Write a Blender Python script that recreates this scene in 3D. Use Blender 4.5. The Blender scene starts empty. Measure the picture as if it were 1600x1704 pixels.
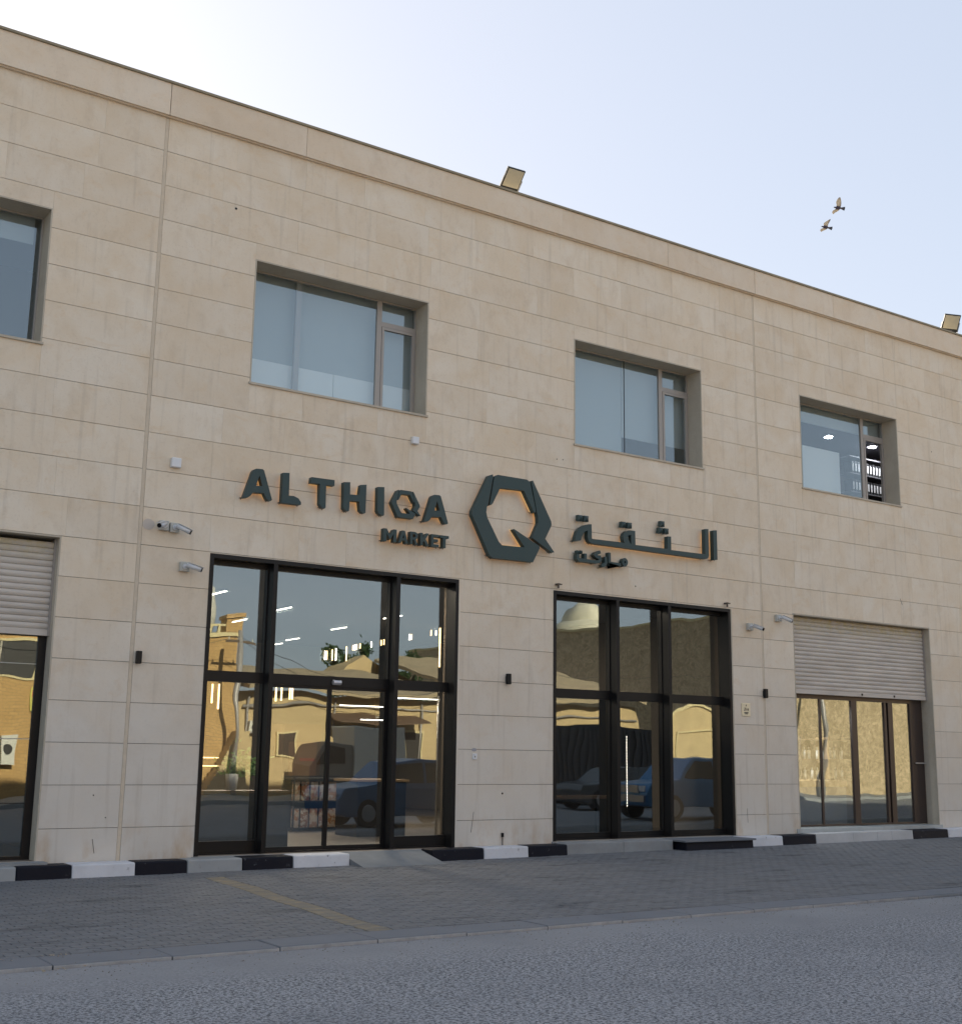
import bpy, bmesh, math, random
from mathutils import Vector, Matrix
from mathutils.geometry import tessellate_polygon
R = math.radians
scene = bpy.context.scene
C = scene.collection
random.seed(7)

# ------------------------------------------------------------------ camera
EYE = 1.76; DIST = 18.5
cam_d = bpy.data.cameras.new('camera'); cam = bpy.data.objects.new('camera', cam_d); C.objects.link(cam)
scene.camera = cam
rt = Vector((0.8273, -0.5617, 0.0138)); up = Vector((-0.1195, -0.1520, 0.9811)); fw = Vector((0.5490, 0.8133, 0.1929))
rt.normalize(); fw = (fw - rt*fw.dot(rt)).normalized(); up = rt.cross(fw)
cam.matrix_world = Matrix(((rt.x, up.x, -fw.x, 0), (rt.y, up.y, -fw.y, -DIST), (rt.z, up.z, -fw.z, EYE), (0, 0, 0, 1)))
cam_d.sensor_fit = 'VERTICAL'; cam_d.sensor_height = 24.0
cam_d.lens = 24.0*2064.44/1704.0
cam_d.clip_start = 0.1; cam_d.clip_end = 2000
scene.render.resolution_x = 961; scene.render.resolution_y = 1024

# ------------------------------------------------------------------ sky, sun, exposure
SUN_EL, SUN_AZ = R(24.0), R(0.5)          # azimuth measured from +Y towards +X
world = bpy.data.worlds.new('World'); scene.world = world; world.use_nodes = True
wn, wl = world.node_tree.nodes, world.node_tree.links
for n in list(wn): wn.remove(n)
sky = wn.new('ShaderNodeTexSky'); sky.sky_type = 'NISHITA'; sky.sun_disc = False
sky.sun_elevation = SUN_EL; sky.sun_rotation = SUN_AZ
sky.altitude = 0; sky.air_density = 1.0; sky.dust_density = 1.2; sky.ozone_density = 1.0
gm = wn.new('ShaderNodeGamma'); gm.inputs[1].default_value = 0.30
bg = wn.new('ShaderNodeBackground'); bg.inputs[1].default_value = 0.15
wo = wn.new('ShaderNodeOutputWorld')
mulc = wn.new('ShaderNodeVectorMath'); mulc.operation = 'MULTIPLY'; mulc.inputs[1].default_value = (.955, .975, 1.05)
wl.new(sky.outputs[0], gm.inputs[0]); wl.new(gm.outputs[0], mulc.inputs[0]); wl.new(mulc.outputs[0], bg.inputs[0]); wl.new(bg.outputs[0], wo.inputs[0])
sun_d = bpy.data.lights.new('sun', 'SUN'); sun_d.energy = 3.1; sun_d.angle = R(0.5); sun_d.color = (1.0, 0.86, 0.66)
sun = bpy.data.objects.new('sun', sun_d); C.objects.link(sun)
sd = Vector((math.sin(SUN_AZ)*math.cos(SUN_EL), math.cos(SUN_AZ)*math.cos(SUN_EL), math.sin(SUN_EL)))
sun.rotation_euler = sd.to_track_quat('Z', 'Y').to_euler(); sun.location = (0, 40, 40)
vs = scene.view_settings
vs.view_transform = 'Standard'; vs.look = 'None'; vs.gamma = 1.0; vs.exposure = 1.92; vs.use_curve_mapping = False

# ------------------------------------------------------------------ helpers
ORG = {}
class MB:
    """collects simple solids in world coordinates and links them as one mesh object"""
    def __init__(s): s.v = []; s.f = []; s.tone = []; s.smooth = []
    def add(s, vs_, fs_, tone=0.5, smooth=False):
        o = len(s.v); s.v += [tuple(p) for p in vs_]
        for f in fs_: s.f.append([i+o for i in f]); s.tone.append(tone); s.smooth.append(smooth)
        return s
    def box(s, x0, x1, y0, y1, z0, z1, tone=0.5, skip=''):
        v = [(x0,y0,z0),(x1,y0,z0),(x1,y1,z0),(x0,y1,z0),(x0,y0,z1),(x1,y0,z1),(x1,y1,z1),(x0,y1,z1)]
        f = [(0,3,2,1),(4,5,6,7),(0,1,5,4),(1,2,6,5),(2,3,7,6),(3,0,4,7)]
        if 'b' in skip: f = f[1:]
        return s.add(v, f, tone)
    def cyl(s, p0, p1, r0, r1=None, n=14, smooth=True, caps=True):
        p0, p1 = Vector(p0), Vector(p1); r1 = r0 if r1 is None else r1
        d = (p1-p0).normalized(); a = d.orthogonal().normalized(); b = d.cross(a)
        v = []
        for p, r in ((p0, r0), (p1, r1)):
            for i in range(n):
                t = 2*math.pi*i/n; v.append(p + (a*math.cos(t)+b*math.sin(t))*r)
        o = len(s.v); s.v += [tuple(p) for p in v]
        for i in range(n):
            j = (i+1) % n; s.f.append([o+i, o+j, o+n+j, o+n+i]); s.tone.append(.5); s.smooth.append(smooth)
        if caps:
            s.f.append([o+i for i in reversed(range(n))]); s.f.append([o+n+i for i in range(n)]); s.tone += [.5,.5]; s.smooth += [False, False]
        return s
    def prism(s, poly, y0, y1, hole=None, tone=.5):
        """poly in x,z; front at y0 (towards the street), back at y1"""
        loops = [poly] + ([hole] if hole else [])
        def area(q): return sum(q[i][0]*q[(i+1)%len(q)][1]-q[(i+1)%len(q)][0]*q[i][1] for i in range(len(q)))
        loops = [l if (area(l) > 0) == (k == 0) else l[::-1] for k, l in enumerate(loops)]
        tris = tessellate_polygon([[Vector((x, z, 0)) for x, z in l] for l in loops])
        flat = [p for l in loops for p in l]; n = len(flat)
        v = [(x, y0, z) for x, z in flat] + [(x, y1, z) for x, z in flat]
        f = []
        for t in tris:
            a, b, c = t
            ar = (flat[b][0]-flat[a][0])*(flat[c][1]-flat[a][1])-(flat[c][0]-flat[a][0])*(flat[b][1]-flat[a][1])
            if ar < 0: a, c = c, a
            f += [(a, b, c), (n+c, n+b, n+a)]
        o = 0
        for l in loops:
            m = len(l)
            for i in range(m):
                j = (i+1) % m; f.append((o+i, n+o+i, n+o+j, o+j))
            o += m
        return s.add(v, f, tone)
    def build(s, name, mat, parent=None, kind=None, bevel=0, local=False):
        me = bpy.data.meshes.new(name)
        o0 = Vector((0,0,0)) if local or parent is None else ORG.get(parent.name, Vector((0,0,0)))
        me.from_pydata([tuple(Vector(p)-o0) for p in s.v], [], s.f)
        at = me.attributes.new('tone', 'FLOAT', 'FACE'); at.data.foreach_set('value', s.tone)
        me.polygons.foreach_set('use_smooth', s.smooth)
        me.materials.append(mat); me.update()
        ob = bpy.data.objects.new(name, me); C.objects.link(ob)
        if parent is not None: ob.parent = parent; ORG[ob.name] = o0
        if kind: ob['kind'] = kind
        if bevel:
            m = ob.modifiers.new('bevel', 'BEVEL'); m.width = bevel; m.segments = 2; m.limit_method = 'ANGLE'; m.angle_limit = R(40)
        return ob

def thing(name, label, cat, loc=(0,0,0), group=None, kind=None):
    o = bpy.data.objects.new(name, None); C.objects.link(o); o.location = loc; o.empty_display_size = .2
    o['label'] = label; o['category'] = cat
    if group: o['group'] = group
    if kind: o['kind'] = kind
    ORG[o.name] = Vector(loc)
    return o
def tag(o, label, cat, group=None):
    o['label'] = label; o['category'] = cat
    if group: o['group'] = group
    return o
def dup(root, loc, label, rot=None, scale=None):
    r = root.copy(); C.objects.link(r); r.location = loc; r['label'] = label
    if rot is not None: r.rotation_euler = rot
    if scale is not None: r.scale = (scale,)*3
    for ch in list(root.children):
        c = ch.copy(); C.objects.link(c); c.parent = r
        for g in list(ch.children):
            d = g.copy(); C.objects.link(d); d.parent = c
    return r

# ------------------------------------------------------------------ materials
def mat(name, col, rough=.6, metal=0, spec=.5, noise=None, bump=None, emit=None, estr=0):
    """noise=(scale, amount[, second colour]); bump=(scale, distance)"""
    m = bpy.data.materials.new(name); m.use_nodes = True; nt = m.node_tree; N, L = nt.nodes, nt.links
    b = N['Principled BSDF']; b.inputs['Base Color'].default_value = (*col, 1); b.inputs['Roughness'].default_value = rough
    b.inputs['Metallic'].default_value = metal; b.inputs['Specular IOR Level'].default_value = spec
    if emit: b.inputs['Emission Color'].default_value = (*emit, 1); b.inputs['Emission Strength'].default_value = estr
    if noise or bump: g = N.new('ShaderNodeNewGeometry')
    if noise:
        t = N.new('ShaderNodeTexNoise'); t.inputs['Scale'].default_value = noise[0]; t.inputs['Detail'].default_value = 6; t.inputs['Roughness'].default_value = .65
        L.new(g.outputs['Position'], t.inputs['Vector'])
        c2 = noise[2] if len(noise) > 2 else tuple(c*.6 for c in col)
        r = N.new('ShaderNodeMapRange'); r.inputs[1].default_value = .35; r.inputs[2].default_value = .7; r.inputs[4].default_value = noise[1]; L.new(t.outputs[0], r.inputs[0])
        mx = N.new('ShaderNodeMix'); mx.data_type = 'RGBA'; mx.inputs[6].default_value = (*col,1); mx.inputs[7].default_value = (*c2,1)
        L.new(r.outputs[0], mx.inputs[0]); L.new(mx.outputs[2], b.inputs['Base Color'])
    if bump:
        t = N.new('ShaderNodeTexNoise'); t.inputs['Scale'].default_value = bump[0]; t.inputs['Detail'].default_value = 5
        L.new(g.outputs['Position'], t.inputs['Vector'])
        bp = N.new('ShaderNodeBump'); bp.inputs['Distance'].default_value = bump[1]; L.new(t.outputs[0], bp.inputs['Height']); L.new(bp.outputs[0], b.inputs['Normal'])
    return m

class G:
    """tiny node-graph helper"""
    def __init__(s, name):
        s.m = bpy.data.materials.new(name); s.m.use_nodes = True; s.N = s.m.node_tree.nodes; s.L = s.m.node_tree.links
        s.b = s.N['Principled BSDF']; s.pos = s.N.new('ShaderNodeNewGeometry').outputs['Position']
    def link(s, a, b): s.L.new(a, b)
    def val(s, sock, x):
        if hasattr(x, 'links') or hasattr(x, 'is_linked'): s.L.new(x, sock)
        else: sock.default_value = x
    def vmul(s, v, k):
        n = s.N.new('ShaderNodeVectorMath'); n.operation = 'MULTIPLY'; s.L.new(v, n.inputs[0]); n.inputs[1].default_value = k; return n.outputs[0]
    def vadd(s, v, w):
        n = s.N.new('ShaderNodeVectorMath'); n.operation = 'ADD'; s.L.new(v, n.inputs[0]); s.val(n.inputs[1], w); return n.outputs[0]
    def noise(s, v, scale, detail=5, rough=.6, dist=0):
        n = s.N.new('ShaderNodeTexNoise'); n.inputs['Scale'].default_value = scale; n.inputs['Detail'].default_value = detail
        n.inputs['Roughness'].default_value = rough; n.inputs['Distortion'].default_value = dist; s.L.new(v, n.inputs['Vector']); return n.outputs[0]
    def voro(s, v, scale, feat='F1', out='Distance'):
        n = s.N.new('ShaderNodeTexVoronoi'); n.feature = feat; n.inputs['Scale'].default_value = scale; s.L.new(v, n.inputs['Vector']); return n.outputs[out]
    def ramp(s, v, a, b, c=0., d=1.):
        n = s.N.new('ShaderNodeMapRange'); s.L.new(v, n.inputs[0]); n.inputs[1].default_value = a; n.inputs[2].default_value = b
        n.inputs[3].default_value = c; n.inputs[4].default_value = d; return n.outputs[0]
    def math(s, op, a, b=0.):
        n = s.N.new('ShaderNodeMath'); n.operation = op; s.val(n.inputs[0], a); s.val(n.inputs[1], b); return n.outputs[0]
    def mix(s, f, a, b, mode='MIX'):
        n = s.N.new('ShaderNodeMix'); n.data_type = 'RGBA'; n.blend_type = mode; s.val(n.inputs[0], f)
        for i, c in ((6, a), (7, b)):
            if isinstance(c, tuple): n.inputs[i].default_value = (*c[:3], 1)
            else: s.L.new(c, n.inputs[i])
        return n.outputs[2]
    def attr(s, name):
        n = s.N.new('ShaderNodeAttribute'); n.attribute_name = name; return n.outputs['Fac']
    def sep(s, v):
        n = s.N.new('ShaderNodeSeparateXYZ'); s.L.new(v, n.inputs[0]); return n.outputs
    def comb(s, x, y, z):
        n = s.N.new('ShaderNodeCombineXYZ'); s.val(n.inputs[0], x); s.val(n.inputs[1], y); s.val(n.inputs[2], z); return n.outputs[0]
    def bump(s, h, dist, strength=1., nrm=None):
        n = s.N.new('ShaderNodeBump'); n.inputs['Distance'].default_value = dist; n.inputs['Strength'].default_value = strength
        s.L.new(h, n.inputs['Height'])
        if nrm is not None: s.L.new(nrm, n.inputs['Normal'])
        return n.outputs[0]
    def fin(s, col, rough, nrm=None, spec=.3):
        if isinstance(col, tuple): s.b.inputs['Base Color'].default_value = (*col, 1)
        else: s.L.new(col, s.b.inputs['Base Color'])
        s.val(s.b.inputs['Roughness'], rough)
        if nrm is not None: s.L.new(nrm, s.b.inputs['Normal'])
        s.b.inputs['Specular IOR Level'].default_value = spec
        return s.m

def limestone(name, base=(.72,.605,.455), pale=(.77,.69,.57), dark=(.57,.455,.325), wear_and_grey=True):
    g = G(name); tone = g.attr('tone')
    off = g.math('MULTIPLY', tone, 37.)
    p = g.vadd(g.pos, g.comb(off, off, off))
    n1 = g.noise(p, 1.1, 4, .6, .6)
    c = g.mix(g.ramp(n1, .35, .68), base, pale)
    n2 = g.noise(g.vmul(p, (1, 1, .55)), 3.2, 7, .7, .3)
    c = g.mix(g.ramp(n2, .52, .78, 0, .55), c, dark)
    oc = g.noise(g.vmul(p, (1, 1, 1.6)), 1.9, 6, .72, 1.2)
    c = g.mix(g.ramp(oc, .56, .70, 0, .42), c, tuple(x*k for x, k in zip(base, (.96,.86,.72))))
    vn = g.noise(g.vmul(p, (1, 1, 1.8)), 7.5, 6, .78, 2.0)
    c = g.mix(g.ramp(vn, .60, .68, 0, .30), c, dark)
    n3 = g.noise(p, 26, 4, .7)
    c = g.mix(g.ramp(n3, .55, .8, 0, .28), c, (.38,.30,.22))
    c = g.mix(g.ramp(n3, .45, .2, 0, .22), c, (.72,.67,.6))
    # slab to slab tone
    fr = g.math('FRACT', g.math('MULTIPLY', tone, 7.31))
    c = g.mix(1., c, g.mix(fr, (.965,.955,.945), (1.03,1.03,1.03)), 'MULTIPLY')
    if wear_and_grey:
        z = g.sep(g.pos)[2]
        # greyer towards the lower courses, rising and falling with the noise
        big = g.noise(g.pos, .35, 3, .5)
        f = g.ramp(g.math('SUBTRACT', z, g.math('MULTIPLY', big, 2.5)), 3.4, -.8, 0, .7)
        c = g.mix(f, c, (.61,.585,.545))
        # rusty splash marks close to the pavement
        st = g.noise(g.vmul(g.pos, (1, 1, .5)), 2.6, 5, .6)
        f2 = g.math('MULTIPLY', g.ramp(z, .95, .15), g.ramp(st, .5, .68))
        c = g.mix(g.math('MULTIPLY', f2, .8), c, (.50,.35,.21))
        # thin run-off streaks
        sk = g.noise(g.vmul(g.pos, (9, 9, .5)), 1., 3, .5)
        c = g.mix(g.ramp(sk, .57, .80, 0, .40), c, (.42,.35,.27))
    h = g.noise(p, 60, 4, .7)
    h2 = g.noise(p, 5, 3, .5)
    nm = g.bump(h, .002, .6); nm = g.bump(h2, .006, .5, nm)
    return g.fin(c, .62, nm, .3)

def painted_block(name, col, chip):
    g = G(name)
    n = g.noise(g.pos, 9, 6, .7); n2 = g.noise(g.pos, 3.1, 3, .6)
    c = g.mix(g.ramp(n, .63, .7), col, chip)
    c = g.mix(g.ramp(n2, .45, .8, 0, .35), c, tuple(x*.6+.012 for x in col))
    return g.fin(c, .55, g.bump(n, .006, .8), .2)

M = {}
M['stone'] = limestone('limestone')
M['reveal'] = limestone('shaded_reveal_stone', (.45,.40,.32), (.52,.47,.38), (.36,.31,.24), wear_and_grey=False)  # darker copy of the limestone, with the reveal shade put into its colour
M['fascia'] = limestone('fascia_stone', (.72,.60,.455), (.76,.67,.55), (.58,.465,.34), wear_and_grey=False)
M['grout'] = mat('grout', (.17,.135,.105), .95)
M['coping'] = mat('coping_metal', (.30,.255,.17), .5, 0, .4, noise=(3,.6))
M['sealant'] = mat('sealant', (.64,.545,.42), .7, noise=(8,.6,(.50,.42,.32)))
M['black'] = mat('black_aluminium', (.009,.0088,.0095), .4, 0, .25, noise=(2.,.6,(.016,.015,.014)))
M['alu'] = mat('grey_aluminium', (.36,.33,.30), .45, .2)
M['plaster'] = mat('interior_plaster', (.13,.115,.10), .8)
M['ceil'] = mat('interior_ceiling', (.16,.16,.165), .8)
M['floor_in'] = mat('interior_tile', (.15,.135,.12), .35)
M['brown_panel'] = mat('brown_panel', (.16,.10,.06), .5, noise=(4,.5))
M['dark_panel'] = mat('dark_panel', (.03,.03,.034), .5)
M['sign'] = mat('green_sign_paint', (.036,.064,.064), .45, 0, .35, noise=(6,.35,(.042,.066,.064)))
M['sign_side'] = M['sign']
M['halo'] = mat('warm_halo_light', (.8,.6,.3), .5, emit=(1,.55,.2), estr=.10)
M['halo_ar'] = mat('warm_halo_strip', (.8,.6,.3), .5, emit=(1,.55,.2), estr=.5)
M['tube'] = mat('lit_tube', (.9,.9,.9), .5, emit=(1,.93,.82), estr=2.6)
M['tube_warm'] = mat('warm_lit_tube', (.9,.8,.6), .5, emit=(1,.66,.3), estr=1.6)
M['white'] = mat('white_plastic', (.72,.73,.74), .4)
M['whitepaint'] = painted_block('white_kerb_paint', (.66,.66,.68), (.25,.24,.23))
M['blackpaint'] = painted_block('black_kerb_paint', (.005,.006,.013), (.08,.08,.085))
M['greypaint'] = painted_block('grey_kerb_stone', (.33,.34,.34), (.22,.21,.2))
M['concrete'] = mat('concrete', (.30,.31,.31), .85, noise=(2.5,.8,(.22,.22,.22)), bump=(30,.003))
M['blind'] = mat('roller_blind', (.40,.44,.44), .8)
M['blind_pale'] = mat('pale_cabinet', (.78,.80,.78), .6)
M['leaf'] = mat('leaf', (.035,.075,.02), .6, noise=(5,.8,(.02,.045,.015)))
M['bark'] = mat('bark', (.14,.10,.07), .9)

def shutter_mat():
    g = G('shutter_steel'); n = g.noise(g.vmul(g.pos, (.6, 1, 3)), 2.2, 6, .65)
    c = g.mix(g.ramp(n, .4, .7), (.60,.545,.48), (.49,.44,.385))
    z = g.sep(g.pos)[2]; d = g.noise(g.pos, 6, 5, .7)
    c = g.mix(g.math('MULTIPLY', g.ramp(z, 4.45, 4.85), g.ramp(d, .4, .6)), c, (.52,.44,.25))
    return g.fin(c, .62, g.bump(n, .002), .2)
M['shutter'] = shutter_mat()

def glass(name, refl=.2, tint=(.84,.87,.86), gl=(.93,.97,1.0), wav=.0011, scale=.9):
    m = bpy.data.materials.new(name); m.use_nodes = True; N, L = m.node_tree.nodes, m.node_tree.links
    N.remove(N['Principled BSDF']); out = N['Material Output']
    tr = N.new('ShaderNodeBsdfTransparent'); tr.inputs[0].default_value = (*tint, 1)
    gs = N.new('ShaderNodeBsdfGlossy'); gs.inputs['Roughness'].default_value = 0.0; gs.inputs['Color'].default_value = (*gl, 1)
    lw = N.new('ShaderNodeLayerWeight'); lw.inputs[0].default_value = .3
    p = N.new('ShaderNodeMath'); p.operation = 'POWER'; p.inputs[1].default_value = 2.5; L.new(lw.outputs['Facing'], p.inputs[0])
    a = N.new('ShaderNodeMath'); a.operation = 'MULTIPLY_ADD'; a.inputs[1].default_value = .5; a.inputs[2].default_value = refl; a.use_clamp = True; L.new(p.outputs[0], a.inputs[0])
    mx = N.new('ShaderNodeMixShader'); L.new(a.outputs[0], mx.inputs[0]); L.new(tr.outputs[0], mx.inputs[1]); L.new(gs.outputs[0], mx.inputs[2]); L.new(mx.outputs[0], out.inputs[0])
    ge = N.new('ShaderNodeNewGeometry'); vm = N.new('ShaderNodeVectorMath'); vm.operation = 'MULTIPLY'; vm.inputs[1].default_value = (1, 0, .8); L.new(ge.outputs['Position'], vm.inputs[0])
    t = N.new('ShaderNodeTexNoise'); t.inputs['Scale'].default_value = scale; t.inputs['Detail'].default_value = 1.5; L.new(vm.outputs[0], t.inputs['Vector'])
    bp = N.new('ShaderNodeBump'); bp.inputs['Distance'].default_value = wav; L.new(t.outputs[0], bp.inputs['Height']); L.new(bp.outputs[0], gs.inputs['Normal'])
    return m
M['glass_up'] = glass('window_glass', .13, (.91,.94,.95), (.88,.97,1.0), .004, .7)
M['glass_shop'] = glass('shopfront_glass', .17, (.85,.85,.83), (.84,.94,.96), .005, .8)
SIGN = {"A1":[[[7.765,5.781],[7.908,6.237],[7.926,6.27],[7.972,6.293],[8.081,6.299],[8.108,6.281],[8.271,5.814],[8.259,5.796],[8.208,5.793],[8.17,5.82],[8.121,5.903],[7.933,5.891],[7.889,5.829],[7.845,5.795]],[[8.032,6.186],[7.98,6.009],[8.088,6.017]]],"L":[[[8.444,6.291],[8.562,6.303],[8.569,5.923],[8.656,5.926],[8.742,5.897],[8.791,5.838],[8.793,5.796],[8.77,5.788],[8.441,5.784]],None],"T":[[[8.965,6.29],[9.397,6.296],[9.396,6.193],[9.241,6.188],[9.247,5.807],[9.229,5.785],[9.176,5.798],[9.13,5.851],[9.121,6.189],[8.955,6.186]],None],"H":[[[9.572,6.287],[9.694,6.3],[9.698,6.089],[9.875,6.097],[9.896,6.281],[10.009,6.3],[10.006,5.81],[9.99,5.795],[9.95,5.797],[9.895,5.838],[9.876,5.984],[9.695,5.979],[9.69,5.809],[9.673,5.791],[9.636,5.791],[9.58,5.834]],None],"I":[[[10.231,6.291],[10.361,6.304],[10.37,5.813],[10.355,5.798],[10.321,5.801],[10.259,5.834],[10.236,5.873]],None],"A2":[[[11.173,5.789],[11.316,6.245],[11.334,6.278],[11.38,6.301],[11.489,6.307],[11.516,6.289],[11.679,5.822],[11.667,5.804],[11.616,5.801],[11.578,5.828],[11.529,5.911],[11.341,5.899],[11.297,5.837],[11.253,5.803]],[[11.44,6.194],[11.388,6.017],[11.496,6.025]]],"E0":[[[12.544,6.813],[12.635,6.849],[12.64,6.795],[12.539,6.275],[12.508,6.214],[12.499,6.124],[12.527,6.016],[12.786,5.604],[12.854,5.551],[13.364,5.562],[13.105,5.87],[13.122,5.883],[13.704,5.624],[13.718,5.586],[13.56,5.303],[12.658,5.292],[12.577,5.334],[12.184,6.042],[12.189,6.114]],None],"E1":[[[12.668,6.813],[12.743,6.855],[13.409,6.856],[13.483,6.817],[13.619,6.295],[13.609,6.242],[13.572,6.253],[13.342,6.632],[13.258,6.631],[12.8,6.611],[12.643,6.31],[12.61,6.272],[12.567,6.256]],None],"E2":[[[13.517,6.847],[13.549,6.857],[13.985,6.12],[13.992,6.052],[13.844,5.776],[14.058,5.541],[14.001,5.528],[13.543,5.758],[13.557,5.808],[13.677,6.06],[13.671,6.174],[13.642,6.264],[13.521,6.789]],None],"Q0":[[[10.625,6.286],[10.654,6.297],[10.656,6.281],[10.624,6.117],[10.614,6.098],[10.611,6.07],[10.62,6.036],[10.702,5.907],[10.724,5.89],[10.886,5.894],[10.803,5.99],[10.809,5.994],[10.994,5.913],[10.998,5.901],[10.948,5.812],[10.661,5.809],[10.636,5.822],[10.511,6.044],[10.513,6.067]],None],"Q1":[[[10.665,6.286],[10.688,6.299],[10.9,6.3],[10.923,6.287],[10.967,6.124],[10.963,6.107],[10.952,6.111],[10.879,6.229],[10.852,6.229],[10.707,6.223],[10.657,6.128],[10.646,6.116],[10.633,6.111]],None],"Q2":[[[10.934,6.297],[10.944,6.3],[11.083,6.069],[11.085,6.047],[11.038,5.961],[11.106,5.887],[11.088,5.883],[10.942,5.955],[10.947,5.971],[10.985,6.05],[10.983,6.086],[10.974,6.114],[10.936,6.279]],None],"ar_main":[[[14.554,5.807],[14.563,5.884],[14.611,6.012],[14.699,6.096],[14.802,6.152],[14.88,6.174],[14.961,6.183],[14.965,5.91],[14.976,5.899],[15.699,5.91],[15.793,5.906],[15.769,5.954],[15.755,6.031],[15.779,6.097],[15.844,6.152],[15.933,6.177],[16.07,6.176],[16.073,5.897],[16.924,5.907],[16.929,6.163],[17.026,6.17],[17.023,5.894],[17.969,5.902],[17.976,6.434],[18.07,6.443],[18.072,5.883],[18.058,5.844],[18.015,5.813],[17.911,5.803],[15.035,5.808],[14.957,5.809],[14.892,5.843],[14.863,5.907],[14.866,6.041],[14.847,6.049],[14.782,6.006],[14.73,5.928],[14.698,5.837]],[[15.883,6.06],[15.962,6.083],[15.964,5.904],[15.932,5.919],[15.896,5.978]]],"alef":[[[18.21,6.431],[18.312,6.445],[18.315,5.823],[18.211,5.801]],None],"dots":[[14.725,6.282],[14.874,6.285],[15.814,6.28],[15.973,6.28],[16.843,6.412],[16.794,6.274],[16.952,6.275]],"sdots":[[14.652,5.613],[14.724,5.62]],"m_teh":[[14.627,5.57],[14.626,5.479],[14.659,5.457],[14.82,5.461],[15.085,5.458],[15.151,5.475],[15.18,5.513],[15.165,5.558],[15.086,5.566],[15.054,5.589],[15.086,5.627],[15.179,5.665]],"m_teh2":[[14.811,5.595],[14.811,5.462]],"m_reh":[[15.309,5.584],[15.324,5.472],[15.302,5.428],[15.216,5.394]],"m_alef":[[15.41,5.676],[15.412,5.48],[15.441,5.464],[15.694,5.461]],"m_meem":[15.803,5.529],"mk":{"base":[[10.388,5.366],[11.635,5.372]],"top":[[10.381,5.586],[11.631,5.598]],"xs":[[10.37,10.63],[10.668,10.864],[10.906,11.063],[11.112,11.292],[11.334,11.497],[11.514,11.702]]}}

# ------------------------------------------------------------------ ground
def gz(x, y):
    x = max(-12, min(42, x)); t = max(0., min(1., 1+y/7.4))
    return .0048*(x-5)*t - .02*(1-t)
KERB_Y = -7.38
def paving_mat():
    g = G('concrete_paver'); tone = g.attr('tone'); off = g.math('MULTIPLY', tone, 31.)
    n = g.noise(g.vadd(g.pos, g.comb(off, off, 0.)), 14, 5, .7); big = g.noise(g.pos, .55, 4, .6); fine = g.noise(g.pos, 120, 3, .7)
    c = g.mix(tone, (.168,.171,.176), (.205,.208,.214))
    c = g.mix(g.ramp(n, .4, .7, 0, .5), c, (.105,.11,.12))
    c = g.mix(g.ramp(big, .45, .7, 0, .55), c, (.185,.183,.18))
    oil = g.noise(g.vmul(g.pos, (.5, 1.6, 1)), 1.3, 5, .7)
    c = g.mix(g.ramp(oil, .56, .68, 0, .75), c, (.075,.076,.08))
    return g.fin(c, .8, g.bump(fine, .0015, .7), .25)
M['paver'] = paving_mat()
def yellow_paver():
    g = G('yellow_paver'); tone = g.attr('tone'); n = g.noise(g.pos, 6, 5, .7)
    c = g.mix(tone, (.27,.215,.13), (.34,.27,.16)); c = g.mix(g.ramp(n, .36, .58, .15, .92), c, (.19,.18,.162))
    return g.fin(c, .8, None, .25)
M['yellow'] = yellow_paver()
M['sand_joint'] = mat('sand_joint', (.09,.088,.085), .95)
def asphalt_mat():
    g = G('worn_asphalt')
    p = g.pos
    v = g.voro(g.vadd(p, g.vmul(g.comb(g.noise(p, 30, 2), g.noise(g.vadd(p, (5.,3.,1.)), 30, 2), 0.), (.02,.02,0))), 34)
    v2 = g.voro(p, 80); n = g.noise(p, 34, 4, .72); big = g.noise(p, .5, 4, .6); mid = g.noise(p, 3.2, 4, .6)
    pit = g.ramp(n, .56, .48)                       # stone faces against open pits
    c = g.mix(pit, (.078,.08,.086), (.44,.442,.452))
    c = g.mix(g.ramp(v2, .25, .6, 0, .45), c, (.12,.126,.135))
    # fine dust fills the pits next to the kerb and in drifts
    y = g.sep(p)[1]
    dust = g.ramp(g.math('ADD', g.math('ADD', y, g.math('MULTIPLY', big, 2.4)), g.math('MULTIPLY', mid, 1.6)), -7.0, -6.0, 0, .85)
    c = g.mix(dust, c, (.285,.285,.29))
    c = g.mix(g.ramp(big, .42, .68, 0, .38), c, (.15,.158,.17))
    return g.fin(c, .85, g.bump(n, .0035, .8), .2)
M['asphalt'] = asphalt_mat()
M['kerb'] = mat('kerb_concrete', (.175,.183,.198), .85, noise=(2,.6,(.145,.152,.165)), bump=(40,.002))
M['kerb_worn'] = mat('worn_kerb_edge', (.42,.42,.42), .9, noise=(7,.8,(.26,.26,.26)))
M['sand'] = mat('sandy_ground', (.34,.29,.22), .95, noise=(.4,.6))

mb = MB(); mb.add([(-400,-400,-.12),(400,-400,-.12),(400,400,-.12),(-400,400,-.12)], [(0,1,2,3)])
ob = mb.build('ground', M['sand'], kind='structure')
ROADN = KERB_Y - .035
mb = MB(); mb.add([(-120,-21.5,-.055),(160,-21.5,-.055),(160,ROADN,-.055),(-120,ROADN,-.055)], [(0,1,2,3)])
mb.build('road', M['asphalt'], kind='structure')
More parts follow.
